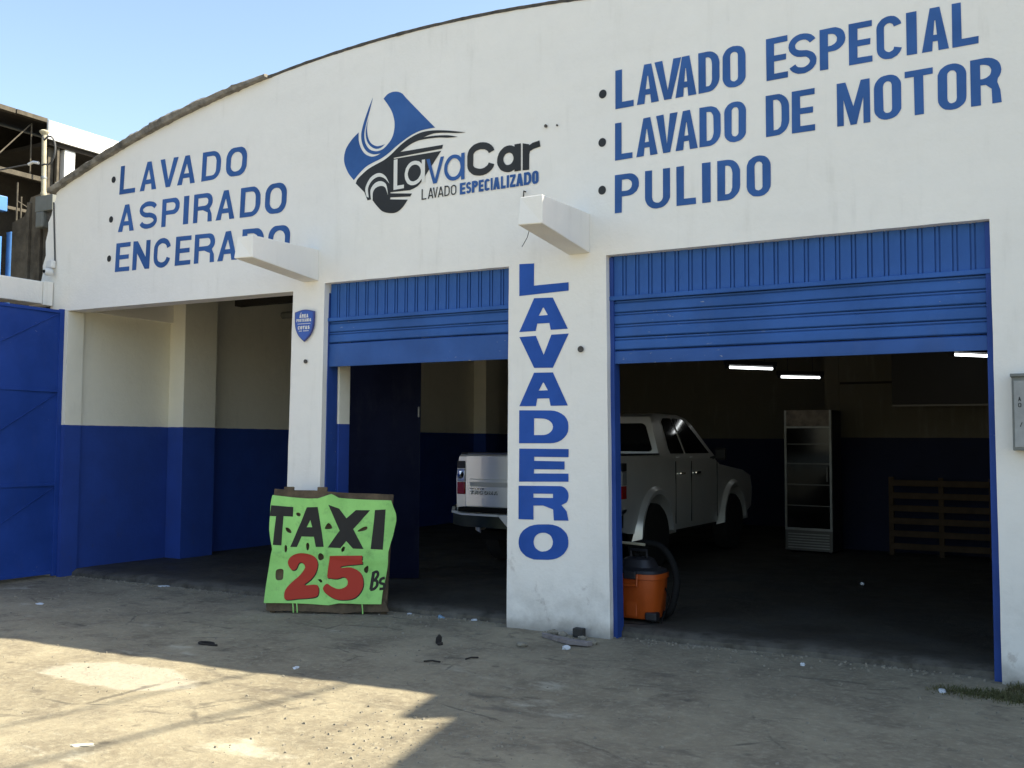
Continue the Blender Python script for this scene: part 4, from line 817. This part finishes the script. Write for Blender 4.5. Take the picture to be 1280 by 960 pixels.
# glass
def qwin(name, pts3, th, nrm, parent=K):
    v = [Vector(p) for p in pts3]; nn = Vector(nrm)*th
    vs = [tuple(p-nn*.3) for p in v]+[tuple(p+nn) for p in v]; k = len(v)
    return mk(name, vs, [tuple(range(k)), tuple(range(k, 2*k))]+[(i, (i+1) % k, k+(i+1) % k, k+i) for i in range(k)], M['glass'], parent)
rg = rrect(-.86, 0, .86, 1, ((.06, .12),)*4, 4)
def rear(u, f): return (u*(1-.16*f), 1.345+.098*f, 1.335+.335*f)
qwin('rear_window', [rear(u, f) for u, f in rg], .012, (0, -1, .28))
for s_ in (-1, 1):
    for P in ([(1.72, 1.31), (1.70, 1.36), (1.78, 1.70), (1.86, 1.74), (2.10, 1.745), (2.16, 1.31)], [(2.22, 1.31), (2.17, 1.745), (2.45, 1.745), (2.62, 1.69), (3.10, 1.31)]):
        qwin('side_window', [(s_*gx(z), y, z) for y, z in P], .008, (s_, 0, .3))
    lampp = []
    for (y0, nm_, z0, z1, mm) in ((0, 'tail_lamp', .84, .98, 'red'), (0, 'tail_lamp', .985, 1.13, 'clear'), (0, 'tail_lamp', 1.135, 1.22, 'dgrey')):
        MB().prism([(s_*.90, -.012), (s_*1.0, -.006), (s_*1.043, .05), (s_*1.043, .16), (s_*.97, .18), (s_*.90, .05)], 'z', z0, z1).build(nm_, M[mm], K, smooth=True, angle=30, bevel=.006)
    MB().lathe([(0, -.01), (.045, 0), (.05, .01)], (s_*.955, -.012, 1.06), 'y', 16).build('lamp_reflector', M['chrome'], K, smooth=True)
    # flares
    for cy in (RA, FA):
        pin = arch_pts(cy, AR-.01, .42, 16); pout = [(cy+(p[0]-cy)*1.22, .40+(p[1]-.40)*1.20) for p in pin]
        pout[0] = (pout[0][0], .36); pout[-1] = (pout[-1][0], .36); m_ = MB(); k = len(pin); vs = []
        for a_, b_ in zip(pin, pout):
            ym, zm = (a_[0]+b_[0])/2, (a_[1]+b_[1])/2
            vs += [(s_*(HW-.10), a_[0], a_[1]), (s_*(HW+.022), a_[0], a_[1]), (s_*(HW+.028), ym, zm), (s_*(side_x(b_[1])-.004), b_[0], b_[1])]
        fs = [(i*4+j, (i+1)*4+j, (i+1)*4+j+1, i*4+j+1) for i in range(k-1) for j in range(3)]+[(0, 1, 2, 3), tuple((k-1)*4+j for j in range(4))]
        m_.add(vs, fs).build('wheel_flare', M['truck'], K, smooth=True, angle=40)
        wt = MB().lathe([(.20, -.11), (.34, -.12), (.375, -.09), (.38, 0), (.375, .09), (.34, .12), (.20, .11)], (s_*(HW-.11), cy, .375), 'x', 26).build('wheel', M['tyre'], K, smooth=True, angle=40)
        MB().lathe([(0, .06), (.06, .07), (.08, .03), (.19, .05), (.215, .09), (.21, -.09)], (s_*(HW-.10), cy, .375), 'x', 20).build('rim', M['greym'], wt, smooth=True, angle=40)
    mr = MB().tube([(s_*.95, 3.12, 1.24), (s_*1.06, 3.10, 1.27)], .02, 6).build('side_mirror', M['dgrey'], K)
    loft([[(s_*(1.05+.15*q), y, z) for y, z in rrect(3.02, 1.22, 3.10, 1.38, (.03,)*4, 3)] for q in (0, .9)]).build('mirror_housing', M['dgrey'], mr, bevel=.01)
    for y in (1.66, 2.2, 3.18): MB().box(*sorted((s_*(side_x(.9)-.004), s_*(side_x(.9)+.003))), y-.005, y+.005, .48, 1.22).build('door_gap', M['black'], K)
    for y in (1.78, 2.32): MB().box(*sorted((s_*side_x(1.05), s_*(side_x(1.05)+.03))), y, y+.16, 1.06, 1.09).build('door_handle', M['chrome'], K, bevel=.008)
    MB().prism([(1.55, .36), (3.3, .36), (3.3, .42), (1.55, .42)], 'x', *sorted((s_*.80, s_*.955))).build('rocker', M['dgrey'], K, bevel=.01)
# tailgate
tgp = rrect(-.885, .70, .885, 1.285, (.02,)*4, 3)
vs = [(x, -.014, z) for x, z in tgp]+[(x, .03, z) for x, z in tgp]
tg = MB().prism(tgp, 'y', -.016, .03).build('tailgate', M['truck'], K, bevel=.01)
MB().prism([(-.016, 1.02), (-.030, 1.01), (-.030, .985), (-.016, .93)], 'x', -.82, .82).build('tailgate_crease', M['truck'], tg)
MB().box(-.12, .12, -.03, -.012, 1.10, 1.17).build('tailgate_handle', M['dgrey'], tg, bevel=.01)
mb = MB(); L = []
for i, ch in enumerate('TACOMA'): L.append([ch, -.82+i*.064, -.82+i*.064+.054, .85, .85, .888, .888])
put_text(mb, L, .012, .008, .004, -.033); mb.build('tailgate_lettering', M['camw'], tg, smooth=None)
mb = MB(); put_text(mb, [[c_, a_+.004, d_+.004, e_-.006, f_-.006, g_-.004, h_-.004] for c_, a_, d_, e_, f_, g_, h_ in L], .015, .011, .004, -.0305); mb.build('lettering_shadow', M['black'], tg, smooth=None)  # black offset copy behind the letters, painted as their shadow
mb = MB(); L = []
for i, ch in enumerate('TOYOTA'):
    L.append([ch, -.82+i*.034, -.82+i*.034+.027, .897, .897, .915, .915])
put_text(mb, L, .007, .005, .0, -.032); mb.build('tailgate_lettering', M['dgrey'], tg, smooth=None)
# rear bumper
bp = empty('rear_bumper', (0, 0, 0))
COL.objects.unlink(bp); bpy.data.objects.remove(bp)
pth = [(-1.05, .10, .71), (-1.05, -.02, .675), (-1.0, -.11, .635), (-.84, -.15, .615), (-.36, -.16, .612)]
def strip(path, dz, th):
    m_ = MB(); vs = []
    for x, y, z in path: vs += [(x, y-th, z), (x, y-th*.8, z+dz), (x, y+.05, z+dz), (x, y+.05, z)]
    k = len(path); return m_.add(vs, [(i*4+j, (i+1)*4+j, (i+1)*4+(j+1) % 4, i*4+(j+1) % 4) for i in range(k-1) for j in range(4)]+[(0, 1, 2, 3), tuple((k-1)*4+j for j in range(4))])
bmp = strip([(x, y+.02, z-.13) for x, y, z in pth[1:]]+[(.36, -.14, .482)]+[(-x, y+.02, z-.13) for x, y, z in pth[:0:-1]], .13, .0).build('rear_bumper', mat('bumper_dark_chrome', (.05, .06, .045), .35, .5, nscale=3, namt=.5), K, smooth=True, angle=40)
MB().box(-.93, .93, -.10, .02, .645, .70).build('bumper_step', M['black'], bmp, bevel=.01)
for s_ in (-1, 1): strip([(s_*-x, y, z) for x, y, z in pth], .022, .012).build('bumper_trim', M['camw'], bmp, smooth=True)
pf = rrect(-.14, .46, .14, .61, (.02,)*4, 2)
MB().add([(x, -.185, z) for x, z in [(-.36, .63), (-.18, .64), (.18, .64), (.36, .63), (.20, .47), (-.20, .47)]]+[(x, -.13, z) for x, z in [(-.36, .63), (-.18, .64), (.18, .64), (.36, .63), (.20, .47), (-.20, .47)]], [(0, 1, 2, 3, 4, 5), (6, 7, 8, 9, 10, 11)]+[(i, (i+1) % 6, 6+(i+1) % 6, 6+i) for i in range(6)]).build('plate_surround', M['camw'], bmp, bevel=.01)
MB().box(-.14, .14, -.20, -.184, .50, .60).build('number_plate_recess', M['black'], bmp, bevel=.008)
MB().box(-.05, .05, -.22, -.05, .38, .46).build('tow_hitch', M['black'], K, bevel=.01)
MB().box(-.80, .80, .2, 4.4, .32, .42).build('chassis', M['black'], K)
MB().box(-.93, .93, 4.68, 4.80, .42, .72).build('front_bumper', M['dgrey'], K, bevel=.03)
# ================================================================= INTERIOR THINGS
fr = empty('drinks_fridge', (-3.29, 6.40, .06), R_(-6)); tag(fr, 'tall narrow glass door drinks fridge against the dark back wall', 'fridge')
MB().box(-.32, .32, .04, .40, .03, 1.90).build('case', M['fridge_body'], fr, bevel=.01)
for x0, x1, z0, z1 in ((-.32, -.292, .30, 1.90), (.292, .32, .30, 1.90), (-.292, .292, 1.66, 1.685), (-.292, .292, .30, .33)): MB().box(x0, x1, .0, .04, z0, z1).build('door_frame', M['greym'], fr)
gl = mat('clear_door_glass', (.005, .005, .005), .10, spec=.22); MB().box(-.29, .29, .012, .02, .33, 1.66).build('door_glass', gl, fr)
hd = MB().box(-.30, .30, .004, .04, 1.69, 1.90).build('header_sign', mat('header_print', (.16, .12, .08), .4, nscale=6, namt=.9), fr)
MB().box(.255, .275, -.03, .0, .95, 1.15).build('handle', M['fridge'], fr, bevel=.004)
MB().box(-.32, .32, .01, .04, .03, .295).build('base_panel', M['fridge'], fr)
for i, z in enumerate((.62, .90, 1.18, 1.44)): MB().box(-.285, .285, .006, .0115, z, z+.012).build('shelf_edge', M['fridge'], fr)
for i in range(6): MB().box(-.28, .28, .0, .012, .06+i*.036, .075+i*.036).build('grille_slat', M['greym'], fr)
for x in (-.26, .26): MB().box(x-.02, x+.02, .1, .5, 0, .03).build('foot', M['black'], fr)
rk = empty('slatted_rack', (-1.70, 6.78, .06)); tag(rk, 'low wooden slatted rack against the blue back wall at the right', 'rack')
for i in range(6): MB().box(-.62, .58, .0, .03, .08+i*.165, .16+i*.165).build('slat', M['rackw'], rk, bevel=.004)
for x in (-.64, -.03, .56): MB().box(x, x+.06, .031, .09, 0, 1.02).build('post', M['rackw'], rk)
cb = empty('wall_cabinet', (-1.66, 6.82, 2.02)); tag(cb, 'dark cabinet mounted high on the back wall above the rack', 'cabinet')
MB().box(-.62, .62, 0, .375, 0, .75).build('cabinet_body', M['cabinet'], cb, bevel=.01)
MB().box(-.62, .62, -.012, -.001, -.012, .012).build('bottom_edge', M['fridge'], cb)
pn = MB().box(-3.02, -.24, 7.16, 7.195, 2.34, 2.37).build('wall_ledge', M['ceiling'], B)
lampz = DATA['pt']['lamps2.75']
labs = ['lit fluorescent tube farthest left under the garage ceiling', 'lit fluorescent tube deepest in the garage, right of another tube', 'lit fluorescent tube nearest the right post']
for i in range(3):
    x0, y0, x1, y1 = lampz[i*4:i*4+4]; k = .80 if i < 2 else .86
    zc = 1.5+1.25*k; cx, cy = (0, CAM_Y)
    p = Vector((cx+(x0-cx)*k, cy+(y0-cy)*k, zc)); q = Vector((cx+(x1-cx)*k, cy+(y1-cy)*k, zc))
    L_ = empty('fluorescent_lamp', (p+q)/2, math.atan2(q.y-p.y, q.x-p.x)); tag(L_, labs[i], 'lamp', 'fluorescent lamps in the garage'); hl = (q-p).length/2
    MB().tube([(-hl, 0, 0), (hl, 0, 0)], .016, 8).build('tube', M['tube'], L_, smooth=True)
    MB().box(-hl-.03, hl+.03, -.04, .04, .03, .09).build('batten', M['dgrey'], L_)
    for x in (-hl, hl): MB().box(x-.02, x+.02, -.02, .02, -.02, .035).build('end_cap', M['dgrey'], L_)
    for x in (-hl*.6, hl*.6): MB().tube([(x, 0, .09), (x, 0, 3.3-zc)], .006, 5).build('suspension', M['dgrey'], L_)
# ================================================================= LITTER AND RUBBLE
def blob(name, loc, sz, m, seed, label, cat, group=None, n=2):
    bm = bmesh.new(); bmesh.ops.create_icosphere(bm, subdivisions=n, radius=1)
    for v in bm.verts:
        d = 1+noise.noise(v.co*1.7+Vector((seed, seed*2, 0)))*.55+noise.noise(v.co*5+Vector((seed, 0, 0)))*.25
        v.co = Vector((v.co.x*sz[0]*d, v.co.y*sz[1]*d, max(v.co.z, -.5)*sz[2]*d))
    me = bpy.data.meshes.new(name); bm.to_mesh(me); bm.free(); me.materials.append(m)
    o = bpy.data.objects.new(name, me); COL.objects.link(o); o.location = (loc[0], loc[1], gz(loc[0], loc[1])+sz[2]*.4); o.rotation_euler = (0, 0, seed)
    tag(o, label, cat, group); return o
pt = DATA['pt']
blob('crumpled_paper', pt['paper'], (.032, .026, .022), M['paper'], 1, 'crumpled white paper ball below the corner of the pillar', 'paper')
blob('paper_scrap', pt['p1'], (.034, .018, .008), M['paper'], 2, 'white paper scrap in the sunlight edge right of centre yard', 'paper')
blob('paper_scrap', pt['p2'], (.05, .03, .006), M['paper'], 3, 'pale paper scrap in the shade near the blue gate', 'paper')
blob('paper_scrap', pt['p3'], (.05, .025, .012), M['paper'], 4, 'pale paper scrap at the threshold of the left opening', 'paper')
blob('paper_scrap', pt['p4'], (.035, .02, .008), M['paper'], 5, 'small white scrap just right of the taxi board', 'paper')
blob('blue_wrapper', pt['p5'], (.035, .022, .018), mat('pale_blue_plastic', (.20, .32, .45), .4), 6, 'pale blue wrapper at the threshold of the middle opening', 'wrapper')
blob('paper_scrap', pt['p6'], (.03, .018, .010), M['paper'], 7, 'white scrap at the threshold just left of the pillar', 'paper')
blob('paper_scrap', pt['p8'], (.05, .025, .010), M['paper'], 8, 'grey white scrap beside the grass at the right', 'paper')
blob('paper_scrap', pt['p13'], (.018, .014, .014), M['paper'], 9, 'tiny white scrap at the threshold of the right opening', 'paper')
blob('paper_scrap', pt['p15'], (.06, .03, .006), mat('dusty_paper', (.45, .43, .36), .9), 10, 'dusty paper flat in the sunlit ground at lower left', 'paper')
o = blob('paper_scrap', pt['p12'], (.022, .018, .02), M['paper'], 12, 'tiny white scrap on the dark garage floor', 'paper'); o.location.z = .08
blob('oily_rag', (pt['rag'][0], pt['rag'][1]+.03), (.022, .022, .05), M['rag'], 3, 'small dark upright lump of rubber in front of the middle opening', 'rubber scrap')
o = blob('rubber_scrap', (pt['rag'][0]+.03, pt['rag'][1]), (.045, .02, .016), M['rag'], 5, 'dark flat rubber scrap beside the upright lump', 'rubber scrap')
L_ = [(.06*math.cos(a)*1.1, .035*math.sin(a), .008) for a in [i*.45 for i in range(13)]]+[(.12, -.01, .006)]
o = MB().tube(L_, .010, 6).build('looped_strap', M['rag'], None, smooth=True); o.location = (pt['rag2'][0], pt['rag2'][1], gz(*pt['rag2'][:2])); tag(o, 'dark looped strap lying in the shade left of centre', 'strap')
for i, (x, y, a, l, lab) in enumerate([(pt['p9'][0], pt['p9'][1], .3, .06, 'short dark twig lying below the two rubber scraps'), (pt['p10'][0], pt['p10'][1], 1.0, .05, 'tiny dark twig lying toward the pillar')]):
    z = gz(x, y)+.006; o = MB().tube([(-l, 0, 0), (0, .008, .006), (l, 0, .002)], .006, 5).build('twig', M['rag'], None); o.location = (x, y, z); o.rotation_euler = (0, 0, a); tag(o, lab, 'twig')
s0, s1 = pt['stick0'], pt['stick1']
o = MB().add([(x, y, z) for x, y in [(s0[0], s0[1]+.02), (s0[0]+.02, s0[1]-.02), (s1[0]-.18, s1[1]-.045), (s1[0]-.02, s1[1]-.03), (s1[0], s1[1]+.01), (s1[0]-.2, s1[1]+.035)] for z in (-.01, .022)],
    [(0, 2, 4, 6, 8, 10), (1, 3, 5, 7, 9, 11)]+[(2*i, 2*((i+1) % 6), 2*((i+1) % 6)+1, 2*i+1) for i in range(6)]).build('broken_plank', M['plank'], None, bevel=.003); tag(o, 'thin broken grey plank lying at the foot of the pillar', 'plank')
rub = [(-3.70, -.10, .035, 'rounded stone at the pillar foot nearest its left'), (-3.60, -.13, .028, 'stone second from the left at the pillar foot'), (-3.42, -.15, .026, 'pale chip right of the dark block'), (-3.53, -.20, .02, 'small stone lying by the plank'), (-3.66, -.16, .018, 'small chip between the two larger stones'), (-3.30, -.24, .024, 'pale chip at the right end of the plank')]
for i, (x, y, r, lab) in enumerate(rub): blob('rubble_stone', (x, y), (r*1.6, r*1.3, r*1.15), M['stone'], i+20, lab, 'stone', 'rubble at the foot of the pillar', 1)
o = MB().box(-.045, .045, -.03, .03, 0, .07).build('rubble_block', mat('dark_block', (.035, .033, .03), .9), None, bevel=.008); o.location = (-3.50, -.06, -.01); tag(o, 'small dark square block against the foot of the pillar', 'block')
blob('rubble_stone', pt['stone'], (.045, .035, .025), M['stone'], 31, 'lone stone in front of the pillar', 'stone')
# gravel
gm = MB()
for i in range(2900):
    x = random.uniform(-9.9, -.2); y = -abs(random.gauss(0, 2.2))-.02
    if i > 1900: x = random.gauss(-2.95, .35); y = random.gauss(-2.9, .35)
    if i > 2250: x = random.uniform(-9.9, -.6); y = .14-abs(random.gauss(0, .09))
    if y < -6.3: continue
    r = random.choice((.003, .003, .004, .004, .005, .006, .008, .012)) if i < 2500 else .012
    a = random.uniform(0, 6.3); z = gz(x, y)-r*.2
    p = [(x+r*math.cos(a+k*1.571)*random.uniform(.7, 1.3), y+r*math.sin(a+k*1.571)*random.uniform(.7, 1.3), z) for k in range(4)]
    t = [(x+(q[0]-x)*.6, y+(q[1]-y)*.6, z+r*random.uniform(.6, 1.1)) for q in p]
    gm.add(p+t, [(4, 5, 6, 7), (0, 1, 5, 4), (1, 2, 6, 5), (2, 3, 7, 6), (3, 0, 4, 7)])
tag(gm.build('gravel', M['stone']), 'loose gravel and grit scattered over the yard', 'gravel', kind='stuff')
# grass tuft
gm = MB()
for i in range(6500):
    x = random.triangular(-.95, .2, -.3); y = random.gauss(-.35, .07)+noise.noise((x*6, 0, 0))*.05
    if i % 5 == 0: x = random.uniform(-.5, .2); y = random.gauss(-.12, .07)
    if y > -.01: y = -.02
    h = random.uniform(.008, .030)*(1 if i % 5 else 1.6); a = random.uniform(0, 6.28); l = random.uniform(.3, 1.4)*h; wd = random.uniform(.0015, .003); z = gz(x, y)-.002
    dx, dy = math.cos(a), math.sin(a)
    gm.add([(x-dy*wd, y+dx*wd, z), (x+dy*wd, y-dx*wd, z), (x+dx*l*.4+dy*wd*.7, y+dy*l*.4-dx*wd*.7, z+h*.65), (x+dx*l*.4-dy*wd*.7, y+dy*l*.4+dx*wd*.7, z+h*.65), (x+dx*l, y+dy*l, z+h*.9)], [(0, 1, 2, 3), (3, 2, 4)])
tag(gm.build('grass', M['grass'], None, smooth=None), 'short scrubby grass at the foot of the right post', 'grass', kind='stuff')
